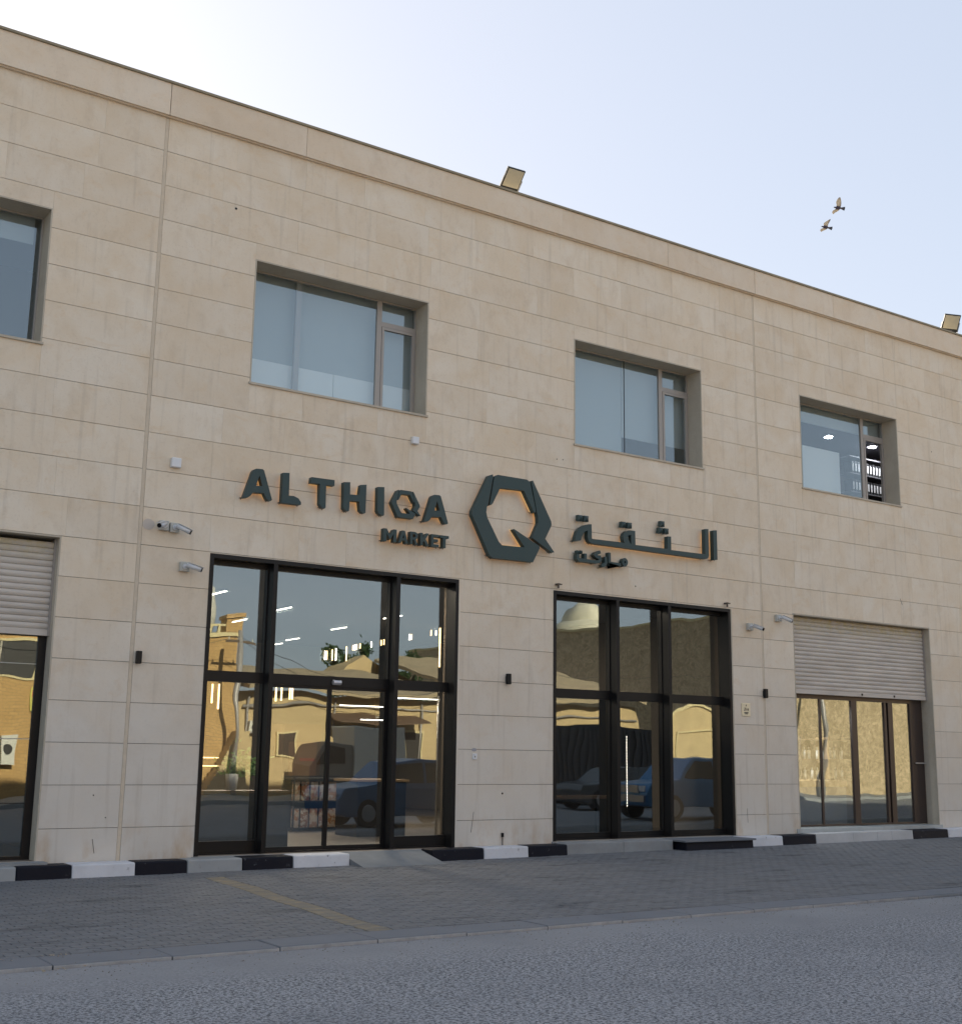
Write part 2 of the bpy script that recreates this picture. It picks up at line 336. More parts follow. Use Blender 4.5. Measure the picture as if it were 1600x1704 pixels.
# pavement bed: a grid sheet that follows the slope
mb = MB(); xs = list(range(-30, 64, 3)); ys = [-7.38,-6.9,-5,-3,-1.5,-.3,.52]
v = [(x, y, gz(x,y)-.012) for y in ys for x in xs]; nx = len(xs)
mb.add(v, [(j*nx+i, j*nx+i+1, (j+1)*nx+i+1, (j+1)*nx+i) for j in range(len(ys)-1) for i in range(nx-1)])
pave = mb.build('pavement', M['sand_joint'], kind='structure')
far = MB().box(-120,160,-26.9,-21.5,-.3,.07).build('far_pavement', M['concrete'], kind='structure')

# pavers: running bond, rows parallel to the facade
PX, PY = .215, .108
near = []; rest = MB(); yel = MB(); rest_n = 0
def paver_geo(x0, x1, y0, y1, dz, tone, b=.005, cx=0, cy=0, cz=0):
    def z(x, y): return gz(x, y) + dz - cz
    v = [(x0-cx,y0-cy,z(x0,y0)-.012),(x1-cx,y0-cy,z(x1,y0)-.012),(x1-cx,y1-cy,z(x1,y1)-.012),(x0-cx,y1-cy,z(x0,y1)-.012),
         (x0+b-cx,y0+b-cy,z(x0,y0)),(x1-b-cx,y0+b-cy,z(x1,y0)),(x1-b-cx,y1-b-cy,z(x1,y1)),(x0+b-cx,y1-b-cy,z(x0,y1))]
    return v, [(4,5,6,7),(0,1,5,4),(1,2,6,5),(2,3,7,6),(3,0,4,7)]
pl = []
row = 0; y = KERB_Y + .52
while y < -.05:
    x = -4.0 + (PX/2 if row % 2 else 0) + random.uniform(-.01,.01)
    while x < 33:
        pl.append((x, y)); x += PX
    y += PY; row += 1
def centre(y): return 7.22 + (6.69-7.22)*((y+1.2)/(-6.75+1.2))
def score(p):
    x, y = p[0]+.1, p[1]+.05
    vis = x > .245*(y+18.5) and x < 1.38*(y+18.5) and (y < -.55)
    return (0 if vis else 1000) + math.hypot(x, y+18.5)
cells = []
for x, y in pl:
    a_, b_ = x+.003, x+PX-.003; c_ = centre(y)
    if -6.9 < y < -1.15:
        j = .022*math.sin(y*61); l_, r_ = c_-.14+j, c_+.14+j
        if l_ < a_ < r_: a_ = r_+.006
        if l_ < b_ < r_: b_ = l_-.006
        if a_ < l_ and b_ > r_: cells.append((r_+.006, b_, y)); b_ = l_-.006
    if b_-a_ > .02: cells.append((a_, b_, y))
for y in sorted({p[1] for p in pl}):
    if -6.9 < y < -1.15:
        j = .022*math.sin(y*61); c_ = centre(y)+j; tn = random.random()
        vv, ff = paver_geo(c_-.14, c_+.14, y+.003, y+PY-.003, random.uniform(-.002,.002), tn); yel.add(vv, ff, tn)
cells.sort(key=score)
for i, (a_, b_, y) in enumerate(cells):
    dz = random.uniform(-.0025, .0025); tn = random.random()
    if random.random() < .03: dz -= .004
    if i < 290:
        cx, cy = (a_+b_)/2, y+PY/2; cz = gz(cx, cy)
        vv, ff = paver_geo(a_, b_, y+.003, y+PY-.003, dz, tn, cx=cx, cy=cy, cz=cz)
        ob = MB().add(vv, ff, tn).build('paver', M['paver'], pave, local=True); ob.location = (cx, cy, cz)
    else:
        vv, ff = paver_geo(a_, b_, y+.003, y+PY-.003, dz, tn); rest.add(vv, ff, tn)
rest.build('paver', M['paver'], pave, kind='stuff')
yl = yel.build('yellow_stripe', M['yellow'], pave, kind='stuff'); yl['label'] = 'band of faded yellow pavers crossing the pavement'

# flush kerb stones along the road
kx = 3.22 - 1.045*6
while kx < 40:
    m_ = MB(); w = 1.038; dz = random.uniform(-.004, .004); z = gz(kx, KERB_Y)+dz
    m_.box(kx, kx+w, KERB_Y, KERB_Y+.5, z-.12, z+.001, random.random())
    k_ = m_.build('kerb_stone', M['kerb'], pave, bevel=.012)
    e = MB(); e.box(kx+.004, kx+w-.004, KERB_Y-.012, KERB_Y-.0005, z-.05, z-.008); e.build('worn_edge', M['kerb_worn'], k_)
    kx += 1.045
# loose grit along the kerb
grit = MB()
for i in range(1500):
    x = random.uniform(-1, 27); y = KERB_Y - .02 - abs(random.gauss(0, .45)); s = random.uniform(.003, .011)
    if random.random() < .25: y = KERB_Y + random.uniform(0, .6); zz = gz(x,y)
    else: zz = -.055
    a = random.random()*6
    vv = [(x+s*math.cos(a+k*2.1), y+s*math.sin(a+k*2.1)*random.uniform(.7,1.2), zz) for k in range(3)] + [(x, y, zz+s*random.uniform(.6,1.1))]
    grit.add(vv, [(0,1,3),(1,2,3),(2,0,3)])
M['grit'] = mat('grit', (.28,.25,.21), .9, noise=(30,.9,(.08,.075,.07)))
tag(grit.build('grit', M['grit'], kind='stuff'), 'loose grit and crumbs gathered along the road edge', 'grit')
# pale litter scraps and dead leaves at the left kerb
sc = MB()
for i in range(26):
    x = 2.6 + random.random()*.9; y = (-7.0 if i % 2 else -7.5) + random.uniform(-.06,.06)+ (x-2.6)*.05; s = random.uniform(.012,.03); zz = gz(x,y)+.004 if y > KERB_Y else -.05
    a = random.random()*3
    sc.add([(x,y,zz),(x+s*math.cos(a),y+s*math.sin(a),zz+.006),(x+s*math.cos(a+1.3),y+s*math.sin(a+1.3),zz+.012),(x+.3*s,y+.9*s,zz)], [(0,1,2,3)])
M['scrap'] = mat('dry_leaf', (.36,.27,.15), .8, noise=(40,.9,(.55,.5,.42)))
tag(sc.build('leaf_litter', M['scrap'], kind='stuff'), 'dry leaf litter lying on the left end of the kerb', 'litter')

# ------------------------------------------------------------------ the building
B = thing('stone_building', 'two storey building faced in beige limestone slabs with black framed shopfronts', 'building', (12, 0, 0))
X0, X1 = -16.0, 46.0
ZW0, ZW1 = 1.76+.3250*18.5, 1.76+.4415*18.5
UPW = [(-5.6,-2.17), (1.05,4.48), (7.84,11.27), (14.66,18.11), (21.16,24.60), (27.6,31.0), (34.3,37.7)]
DOORS = [(7.33,12.03,.205,4.855), (14.16,18.80,.255,4.845)]
SHUT = [(.30,5.0,.22,4.87), (20.70,25.42,.34,4.90)]
XTRA = [(-6.4,-1.7,.2,4.87), (27.8,32.4,.34,4.9)]
OPEN = [(a,b,ZW0,ZW1) for a,b in UPW] + DOORS + SHUT + XTRA
rel = [.5537,.5211,.4891,.4572,.4250,.3933,.3618,.3293,.2971,.2649,.2327,.2005,.1684,.1362,.1035,.0711,.0385,.0060,-.0267,-.0597]
ZR = [1.76+18.5*r for r in rel] + [-.05]
ZTOP = 12.56
# wall core cut around the openings
def cut(x0, x1, z0, z1, ops, minw=.004):
    """rectangles of [x0,x1]x[z0,z1] left over after removing the openings"""
    xs_ = sorted({x0, x1} | {min(max(o[k],x0),x1) for o in ops for k in (0,1) if o[3] > z0 and o[2] < z1})
    out = []
    for a, b in zip(xs_, xs_[1:]):
        if b-a < minw: continue
        zs = [(z0, z1)]
        for o in ops:
            if o[0] < (a+b)/2 < o[1]:
                nz = []
                for p, q in zs:
                    if o[3] <= p or o[2] >= q: nz.append((p,q)); continue
                    if o[2] > p: nz.append((p,o[2]))
                    if o[3] < q: nz.append((o[3],q))
                zs = nz
        out += [(a,b,p,q) for p,q in zs if q-p > minw]
    return out
core = MB()
for a,b,p,q in cut(X0, X1, -.3, 12.45, OPEN): core.box(a,b,.03,.47,p,q)
core.build('wall', M['grout'], B)
for q in ((X0, X0+.3, .47, 17, -.3, 12.45), (X1-.3, X1, .47, 17, -.3, 12.45), (X0, X1, 17, 17.3, -.3, 12.45)): MB().box(*q).build('wall', M['fascia'], B)
MB().box(X0,X1,.471,17,11.9,12.2).build('roof', M['concrete'], B)
MB().box(X0+.3,X1-.3,.471,16.99,5.6,6.3).build('floor_slab', M['ceil'], B)

slabs = []
for r in range(len(ZR)-1):
    z1, z0 = ZR[r], ZR[r+1]
    lim = [X0, 6.145, 6.205, 19.71, 19.77, 33.3, 33.36, X1]
    for s0, s1 in ((lim[0],lim[1]),(lim[2],lim[3]),(lim[4],lim[5]),(lim[6],lim[7])):
        # solid stretches of this course
        parts = cut(s0, s1, z0, z1, OPEN)
        # full-height runs are subdivided into slabs, pieces over/under openings kept cut to fit
        for a,b,p,q in parts:
            x = a; L_ = b-a
            n = max(1, round(L_/ (1.45 if r > 11 else 1.25)))
            if r > 12 and L_ < 2.4: n = 1
            w = L_/n; st = [a]
            for k in range(1, n): st.append(a+w*k + random.uniform(-.22,.22)*w)
            st.append(b)
            for u, v_ in zip(st, st[1:]): slabs.append((u, v_, p, q))
def sscore(s):
    x = (s[0]+s[1])/2; z = (s[2]+s[3])/2; vis = -.3 < x < 27.6 and s[3] > .1
    return (0 if vis else 1000) + math.sqrt(x*x+18.5**2+z*z)/max(.25, math.sqrt((s[1]-s[0])*(s[3]-s[2])))
slabs.sort(key=sscore)
left = MB()
for i, (a,b,p,q) in enumerate(slabs):
    gx, gzz = .0007, .0038; y0 = random.uniform(-.0015,.0015); tn = random.random()
    if i < 298:
        m_ = MB(); c_ = ((a+b)/2, 0, (p+q)/2)
        m_.box(a+gx-c_[0], b-gx-c_[0], y0, .0295, p+gzz-c_[2], q-gzz-c_[2], tn)
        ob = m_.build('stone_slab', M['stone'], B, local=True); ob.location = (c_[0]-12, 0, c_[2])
    else: left.box(a+gx, b-gx, y0, .0295, p+gzz, q-gzz, tn)
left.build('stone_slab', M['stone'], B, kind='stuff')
# expansion joints: two dark lines with a bead of sealant
for x in (6.175, 19.74, 33.33):
    ej = MB(); ej.box(x-.027, x+.027, .0025, .029, -.05, ZR[0]); ej.build('expansion_joint', M['sealant'], B)
# cornice band and coping
fz0, fz1 = 12.0, 12.555
fx = [X0]
while fx[-1] < X1-1: fx.append(fx[-1] + random.uniform(2.5, 2.9))
fx = sorted([f for f in fx if min(abs(f-6.175), abs(f-19.74)) > .7] + [6.175, 19.74]); fx[-1] = X1
for a, b in zip(fx, fx[1:]):
    gpx = .006 if (a in (6.175,19.74) or b in (6.175,19.74)) else .0006
    MB().box(a+gpx, b-gpx, -.093, .6, fz0, fz1, random.random()).build('fascia_panel', M['fascia'], B)
cp = MB(); cp.box(X0, X1, -.125, .64, fz1+.002, fz1+.042); cp.build('coping', M['coping'], B)
dr = MB(); dr.box(X0, X1, -.055, -.004, ZR[0]-.022, fz0-.002); dr.build('drip_strip', M['fascia'], B)

# reveals lining every opening (two centimetres of stone, standing 4 mm proud of the slabs)
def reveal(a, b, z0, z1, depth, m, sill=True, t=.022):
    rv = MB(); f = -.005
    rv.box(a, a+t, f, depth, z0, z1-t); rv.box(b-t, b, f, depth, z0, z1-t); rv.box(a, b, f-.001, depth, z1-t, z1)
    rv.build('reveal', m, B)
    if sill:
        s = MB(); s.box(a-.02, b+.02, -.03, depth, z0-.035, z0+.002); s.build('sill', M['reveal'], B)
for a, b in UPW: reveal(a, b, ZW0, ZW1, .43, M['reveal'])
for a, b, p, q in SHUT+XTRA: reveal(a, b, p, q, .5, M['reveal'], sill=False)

# upper windows
def window(a, b, mull, butt=None, back=None, open_sash=False, plain=False):
    z0, z1 = ZW0+.003, ZW1-.024; a += .024; b -= .024; y = .40; w = .045
    f = MB()
    f.box(a, a+w*.6, y, y+.06, z0, z1); f.box(b-w*.6, b, y, y+.06, z0, z1)
    f.box(a+w*.6, b-w*.6, y, y+.06, z0, z0+w*.5); f.box(a+w*.6, b-w*.6, y, y+.06, z1-w*.5, z1)
    win = f.build('window', M['alu'], B)
    MB().box(mull-.05, mull+.05, y-.004, y+.058, z0+w*.5, z1-w*.5).build('mullion', M['alu'], win)
    if plain:                          # two fixed panes only
        for p, q in ((a+w*.6, mull-.05), (mull+.05, b-w*.6)): MB().box(p, q, y+.018, y+.026, z0+w*.5, z1-w*.5).build('pane', M['glass_up'], win)
        return win
    if back: MB().box(back-.05, back+.05, y+.03, y+.10, z0+w*.5, z1-w*.5).build('mullion', M['alu'], win)
    zt = z1 - .44
    MB().box(mull+.05, b-w*.6, y-.004, y+.058, zt-.045, zt+.045).build('transom', M['alu'], win)
    gx = [a+w*.6, mull-.05]
    if butt: gx = [a+w*.6, butt-.006, butt+.006, mull-.05]
    for i in range(0, len(gx), 2):
        MB().box(gx[i], gx[i+1], y+.018, y+.026, z0+w*.5, z1-w*.5).build('pane', M['glass_up'], win)
    if butt: MB().box(butt-.006, butt+.006, y+.014, y+.03, z0+w*.5, z1-w*.5).build('silicone_joint', M['black'], win)
    MB().box(mull+.05, b-w*.6, y+.018, y+.026, zt+.045, z1-w*.5).build('pane', M['glass_up'], win)
    sa, sb, s0, s1 = mull+.056, b-w*.6-.006, z0+w*.5+.006, zt-.051
    sm = MB()
    for q in ((sa,sa+.05,s0,s1),(sb-.05,sb,s0,s1),(sa+.05,sb-.05,s0,s0+.05),(sa+.05,sb-.05,s1-.05,s1)): sm.box(q[0],q[1],y-.012,y+.045,q[2],q[3])
    sash = sm.build('sash', M['alu'], win)
    if open_sash: return win          # leaf swung inwards, seen as a dark opening
    MB().box(sa+.05, sb-.05, y+.018, y+.026, s0+.05, s1-.05).build('pane', M['glass_up'], win)
    return win
for i, (a, b) in enumerate(UPW):
    mull = a + (.766 if i != 1 else .25)*(b-a)
    window(a, b, mull, butt=16.31 if i == 3 else None, back=8.87 if i == 2 else None, open_sash=(i == 4), plain=(i == 1))
# rooms behind the upper windows
for i, (a, b) in enumerate(UPW):
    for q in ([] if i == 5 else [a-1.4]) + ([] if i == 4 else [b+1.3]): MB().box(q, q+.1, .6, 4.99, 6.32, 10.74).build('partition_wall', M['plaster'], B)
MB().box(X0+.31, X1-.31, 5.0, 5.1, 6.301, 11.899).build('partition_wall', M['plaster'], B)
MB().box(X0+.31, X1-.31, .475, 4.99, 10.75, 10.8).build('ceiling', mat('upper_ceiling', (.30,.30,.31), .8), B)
# blinds and what stands behind the glass
def blind(x0, x1, z0, z1, y, m, name='roller_blind', lab='', cat='blind'):
    o = MB().box(x0, x1, y, y+.012, z0, z1).build(name, m); tag(o, lab, cat); return o
T_ = .024
blind(1.1, 4.36, 9.50, ZW1+.1, .56, M['blind'], lab='short grey roller blind at the top of the leftmost upper window')
blind(7.8, 11.3, 8.36, ZW1+.1, .62, M['blind'], lab='long grey roller blind in the upper window above the green lettering')
for k,(p, q) in enumerate(((7.9, 9.655), (9.665, 11.35))):
    o = MB().box(p, q, .56, .60, 7.1, 8.38).build('white_cabinet', M['blind_pale'])
    tag(o, ['left','right'][k]+'hand pale panel standing below the blind in the window above the green lettering', 'panel')
blind(14.6, 16.36, 7.3, ZW1+.1, .58, M['blind'], lab='full length grey roller blind in the left half of the window above the Arabic sign')
blind(16.39, 18.2, 8.30, ZW1+.1, .60, M['blind'], lab='grey blind three quarters down, right half of the window above the Arabic sign')
blind(21.2, 24.6, 9.53, ZW1+.1, .56, M['blind'], lab='short pale roller blind at the top of the rightmost upper window')
o = MB().box(22.1, 23.4, .78, .80, 7.2, 9.05).build('white_board', M['blind_pale']); tag(o, 'white board leaning inside the rightmost upper window', 'board')
pb = thing('roof_shade_panel', 'pale slanted panel in the lower corner of the leftmost upper window', 'panel', (2.5, .7, 7.8))
MB().prism([(1.0,7.6),(3.72,7.79),(1.0,9.3)], .60, .62).build('sheet', M['blind_pale'], pb)
# binder shelf seen through the open sash
bs = thing('binder_shelf', 'dark office shelf packed with black binders inside the rightmost upper window', 'shelf', (26.8, 3.0, 6.3))
for z in (8.25, 8.72, 9.22, 9.68):
    MB().box(25.9, 27.9, 2.5, 2.9, z, z+.03).build('shelf_board', mat('shelf_grey', (.12,.12,.13), .6), bs)
bm_ = mat('binder_black', (.02,.02,.022), .5); lm_ = mat('binder_label', (.55,.55,.55), .6)
for z in (8.28, 8.75, 9.25):
    for k in range(15):
        x = 26.0 + k*.12
        b_ = MB().box(x, x+.085, 2.52, 2.8, z, z+.32+.01*(k%2)).build('binder', bm_, bs)
        MB().box(x+.015, x+.07, 2.514, 2.519, z+.06, z+.26).build('binder_label', lm_, b_)
M['downlight'] = mat('downlight_lit', (.9,.9,.9), .5, emit=(.95,.95,1), estr=14)
def downlight(x, y, z, lab):
    t = thing('ceiling_downlight', lab, 'ceiling light', (x, y, z), 'office ceiling downlights')
    MB().cyl((x,y,z-.03),(x,y,z),.14,.16,20).build('trim', M['white'], t); MB().cyl((x,y,z-.045),(x,y,z-.031),.095,.095,20).build('lamp', M['downlight'], t); return t
downlight(25.1, 2.5, 10.1, 'round lit downlight seen through the large pane of the rightmost upper window')
downlight(26.85, 2.5, 10.1, 'round lit downlight seen through the small opening of the rightmost upper window')
ld = bpy.data.lights.new('office_lamp', 'AREA'); ld.energy = 14; ld.size = .25; ld.color = (.92,.95,1)
lo = bpy.data.objects.new('office_lamp', ld); C.objects.link(lo); lo.parent = B; lo.location = (26.85-12, 2.2, 10.04)
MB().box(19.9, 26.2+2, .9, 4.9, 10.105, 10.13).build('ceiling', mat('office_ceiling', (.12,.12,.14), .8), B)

# ------------------------------------------------------------------ shopfronts
YG = .262
def storefront(x0, x1, z0, z1, fins, label, transom=(2.86,3.03), rail=.2, door=None):
    W = .065; s = MB()
    s.box(x0, x0+W, -.012, .31, z0, z1); s.box(x1-W, x1, -.012, .31, z0, z1); s.box(x0+W, x1-W, -.012, .31, z1-W, z1)
    s.box(x0+W, x1-W, .19, .31, z0, z0+.02)
    s.box(x0+W, x1-W, .205, .315, z1-W-.07, z1-W-.001)
    sf = s.build('shopfront', M['black'], B); sf['label'] = label
    for f in fins:
        m_ = MB(); m_.box(f-.038, f+.038, -.010, .185, z0+.02, z1-W-.002); m_.box(f-.055, f+.055, .186, .305, z0+.021, z1-W-.003)
        m_.build('mullion', M['black'], sf)
    cells = [x0+W] + [c for f in fins for c in (f-.055, f+.055)] + [x1-W]
    for i in range(0, len(cells), 2):
        a, b = cells[i], cells[i+1]
        MB().box(a, b, .195, .300, transom[0], transom[1]).build('transom', M['black'], sf)
        MB().box(a, b, YG, YG+.01, transom[1], z1-W-.07).build('pane', M['glass_shop'], sf)
        if door == i//2:
            mid = (a+b)/2+.02
            for (p, q) in ((a, mid-.004), (mid+.004, b)):
                d = MB(); t = .034
                d.box(p, p+t, .215, .255, z0+.024, transom[0]-.002); d.box(q-t, q, .215, .255, z0+.024, transom[0]-.002)
                d.box(p+t, q-t, .215, .255, z0+.024, z0+.085); d.box(p+t, q-t, .215, .255, transom[0]-.05, transom[0]-.002)
                dl = d.build('sliding_door', M['black'], sf)
                MB().box(p+t, q-t, .231, .239, z0+.085, transom[0]-.05).build('pane', M['glass_shop'], dl)
        else:
            MB().box(a, b, .205, .305, z0+.021, z0+rail).build('bottom_rail', M['black'], sf)
            MB().box(a, b, YG, YG+.01, z0+rail, transom[0]).build('pane', M['glass_shop'], sf)
    return sf
sf1 = storefront(7.33, 12.03, .205, 4.855, [8.468, 10.786], 'black framed entrance with sliding doors', door=1)
sf2 = storefront(14.16, 18.80, .255, 4.845, [15.735, 17.09], 'black framed three pane shopfront', rail=.12)
# tan strips on the jambs of the second shopfront
tr = MB(); tr.box(18.803, 18.835, -.012, .0, .26, 4.84); tr.build('jamb_trim', M['reveal'], B)
tr = MB(); tr.box(12.032, 12.07, -.009, .0, .21, 4.86); tr.build('jamb_trim', M['stone'], B)
# door sensor
ds = thing('door_sensor', 'small silver motion sensor above the sliding entrance doors', 'sensor', (9.735, .165, 2.93))
MB().cyl((9.66,.15,2.93),(9.81,.15,2.93),.045,.045,16).build('housing', mat('sensor_silver', (.6,.6,.62), .3, .6), ds, bevel=.01)
MB().box(9.68,9.79,.12,.193,2.965,2.985).build('bracket', M['black'], ds)
# shutters
def shutter(x0, x1, ztop, zbot, label):
    t = thing('roller_shutter', label, 'roller shutter', ((x0+x1)/2, .2, zbot))
    P_ = .093; z = zbot+.10; pts = []
    for k in range(7):
        a = math.pi*k/6; pts.append((-.017*math.sin(a), .082*k/6))
    def slat(zb, y=.19):
        m_ = MB(); n = len(pts); v = []
        for x in (x0+.03, x1-.03):
            for dy, dzz in pts: v.append((x, y+dy, zb+dzz))
            v.append((x, y+.012, zb+.088)); v.append((x, y+.012, zb-.004))
        k = n+2; f = []
        for i in range(k): j = (i+1) % k; f.append((i, k+i, k+j, j))
        f.append(tuple(range(k-1,-1,-1))); f.append(tuple(range(k, 2*k)))
        return m_.add(v, f, random.random())
    proto = None; i = 0
    while z < ztop-.05:
        if proto is None: proto = slat(z).build('slat', M['shutter'], t); zp = z
        else:
            c = proto.copy(); C.objects.link(c); c.parent = t; c.location = (0, random.uniform(-.002,.002), z-zp)
        z += P_
    m_ = MB(); m_.box(x0+.03, x1-.03, .165, .215, zbot, zbot+.095); m_.build('bottom_rail', M['shutter'], t, bevel=.008)
    lk = MB(); 
    for fx_ in (.5, .74): lk.box(x0+(x1-x0)*fx_, x0+(x1-x0)*fx_+.05, .158, .164, zbot+.03, zbot+.075)
    lk.build('lock', M['black'], t)
    for q in (x0+.023, x1-.05): MB().box(q, q+.027, .14, .25, zbot, ztop).build('guide_rail', M['alu'], t)
    return t
shutter(.30, 5.0, 4.84, 3.40, 'half raised ribbed roller shutter at the left edge of the building')
shutter(20.70, 25.42, 4.87, 3.19, 'half raised dusty ribbed roller shutter on the right ground floor bay')
shutter(27.8, 32.4, 4.87, 1.0, 'closed ribbed roller shutter beyond the right bay')
shutter(-6.4, -1.7, 4.84, 1.0, 'closed ribbed roller shutter beyond the left bay')
# glazing behind the shutters
lf = MB(); lf.box(4.86,4.975,.26,.34,.22,3.6); lf.box(.33,.45,.26,.34,.22,3.6); lf.box(.45,4.86,.26,.34,.22,.27); lf.box(.45,4.86,.26,.34,3.5,3.6)
lw_ = lf.build('shop_window', M['black'], B)
for z0, z1 in ((.27,1.00),(1.012,1.905),(1.917,2.985),(2.997,3.5)):
    MB().box(.45,4.86,.292,.302,z0,z1).build('pane', M['glass_shop'], lw_)
gj = MB(); gj.box(.45,4.86,.286,.306,1.906,1.916); gj.box(.45,4.86,.286,.306,2.986,2.996); gj.build('glass_joint', mat('joint_pale', (.5,.5,.45), .4), lw_)
gj = MB(); gj.box(.45,4.86,.28,.31,1.0,1.012); gj.build('glass_joint', M['black'], lw_)
rf = MB(); y0, y1 = .30, .37
M['bronze'] = mat('bronze_aluminium', (.05,.035,.03), .4, .2)
rf.box(20.75,25.37,y0,y1,3.10,3.2); rf.box(20.75,25.37,y0,y1,.36,.40)
for a, b in ((20.75,20.79),(22.86,23.04),(24.0,24.065),(24.30,24.14),(24.92,25.37)): rf.box(a,b,y0-.001,y1+.001,.401,3.099)
rw = rf.build('shop_window', M['bronze'], B)
for a, b in ((20.79,21.8),(21.86,22.86),(23.04,24.0),(24.14,24.92)):
    MB().box(a,b,.33,.34,.40,3.10).build('pane', M['glass_shop'], rw)
MB().box(21.8,21.86,.315,.355,.40,3.10).build('mullion', M['bronze'], rw)
MB().box(25.0,25.37,.24,.27,1.72,1.75).build('door_handle', M['alu'], rw)
# thresholds and steps
st = MB(); st.box(20.6, 25.5, -.02, .56, .24, .345); st.build('threshold', mat('pale_threshold', (.42,.44,.43), .6, noise=(3,.5)), B)
st = MB(); st.box(.25, 5.1, -.25, .56, .12, .215); st.build('threshold', M['concrete'], B)
st = MB(); st.box(7.30, 12.06, -.03, .52, .0, .20); st.build('threshold', M['concrete'], B)
st = MB(); st.box(14.13, 18.83, -.03, .52, .0, .25); st.build('threshold', M['concrete'], B)

# ------------------------------------------------------------------ shop interior
X_a, X_b = 5.6, 19.6
for q in ((X_a-.1, X_a, .6, 16.4), (X_b, X_b+.1, .6, 16.4), (X_a, X_b, 16.4, 16.5), (X0+.31, X_a-.1, 5, 5.1), (X_b+.1, X1-.31, 5, 5.1)):
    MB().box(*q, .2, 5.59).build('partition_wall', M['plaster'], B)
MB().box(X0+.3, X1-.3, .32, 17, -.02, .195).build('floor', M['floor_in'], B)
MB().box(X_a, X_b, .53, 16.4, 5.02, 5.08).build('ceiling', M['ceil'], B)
TUBES = [(9.69,5.0,5.85),(12.22,9.6,10.77),(11.96,6.57,7.7),(12.5,12.6,13.8),(15.45,13.16,14.67),(15.0,9.6,10.88),(14.7,6.4,7.5),(9.6,8.2,9.3),(9.6,11.4,12.5),(15.8,15.2,16.3),(10.9,.82,1.18),(8.6,.82,1.18),(16.2,.82,1.18)]  # last three tubes are added behind the lintel, unseen, to light the goods
POS = ['nearest the left jamb','third row back, centre','above the left of the middle pane','fourth row back, centre','far back at the right','above the middle pane','by the right mullion','second row at the left','third row at the left','rearmost at the right','added unseen just inside the sliding doors','added unseen just inside the left pane','added unseen just inside the second shopfront']
tp = None
for (x, a, b), w in zip(TUBES, POS):
    if tp is None:
        tp = thing('ceiling_tube_light', 'thin lit ceiling tube inside the entrance, '+w, 'ceiling light', (x, (a+b)/2, 4.96), 'thin tube lights on the shop ceiling')
        MB().box(x-.013,x+.013,a,b,4.945,4.965).build('diffuser', M['tube'], tp); MB().box(x-.03,x+.03,a-.01,b+.01,4.966,5.0).build('housing', M['black'], tp)
        y_c = (a+b)/2
    else: dup(tp, (x, (a+b)/2, 4.96), 'thin lit ceiling tube inside the entrance, '+w)
# hanging vertical tubes further in
PEN = [(14.0,9,4.024,4.244),(14.05,9,4.027,4.247),(14.2,9,4.019,4.286),(14.3,9,4.025,4.321),(14.59,9,4.027,4.384),(14.77,9,4.30,4.43),(14.82,9,4.31,4.44),(14.87,9,4.32,4.46),(14.97,9,4.36,4.48),(15.29,9,4.41,4.546),(15.57,9,4.471,4.608),(15.65,9,4.492,4.629),(16.4,9,4.66,4.81),(16.46,9,4.67,4.815),(17.05,9,4.812,4.96),(17.2,9,4.83,4.96),
       (12.6,1.5,3.40,4.141),(8.355,2.5,2.48,2.939),(8.5,2.5,2.61,2.946),(8.624,2.5,2.509,2.952),(9.727,2.5,2.685,3.0),(9.835,2.5,2.70,3.0),(10.003,2.5,2.727,3.0),(10.052,2.5,2.73,3.0)]
wd = ['first','second','third','fourth','fifth','sixth','seventh','eighth','ninth','tenth','eleventh','twelfth','thirteenth','fourteenth','fifteenth','sixteenth']
for k, (x, y, z0, z1) in enumerate(PEN):
    if k < 16: lab = wd[k]+' from the left of the short upright light strips behind the upper glass'
    elif k == 16: lab = 'long amber light strip upright at the right end of the entrance glass'
    else: lab = wd[k-17]+' from the left of the upright amber strips just under the entrance transom'
    o = MB().box(x-.012, x+.012, y-.012, y+.012, z0, z1).build('light_strip', M['tube_warm'] if k % 3 or k > 15 else M['tube']); tag(o, lab, 'light strip', 'upright light strips in the shop')
for k, (a, b, y, z) in enumerate(((11.30,12.30,3,2.68),(12.58,13.56,3,2.865),(11.77,12.30,3,2.42),(16.44,17.19,3,2.865),(16.72,17.97,3,2.955),(7.95,8.27,1.5,1.67),(7.95,8.28,1.5,1.535))):
    lab = ['long level light bar seen high in the right sliding door','level light bar behind the right side pane of the entrance','short level light bar under the longer one in the right sliding door','lower level light bar in the left pane of the second shopfront','upper level light bar in the left pane of the second shopfront','upper lit shelf edge low in the left side pane of the entrance','lower lit shelf edge low in the left side pane of the entrance'][k]
    o = MB().box(a, b, y-.01, y+.01, z-.008, z+.008).build('light_bar', M['tube'] if k < 5 else M['tube_warm']); tag(o, lab, 'light bar')
# lamps of the lit ceiling tubes; those nearest the street are added fill light
for x, y, e_ in ((11.96,7.1,60),(9.69,5.4,45),(14.7,6.9,45),(12.22,10.2,60),(16.2,1.0,5),(10.9,1.0,26),(8.6,1.0,14)):
    ld = bpy.data.lights.new('shop_tube_and_fill_lamp', 'AREA'); ld.shape = 'RECTANGLE'; ld.size = .03; ld.size_y = .35 if y < 1.1 else 1.1; ld.energy = e_; ld.color = (1,.86,.68)
    lo = bpy.data.objects.new('shop_tube_and_fill_lamp', ld); C.objects.link(lo); lo.parent = B; lo.location = (x-12, y, 4.93)
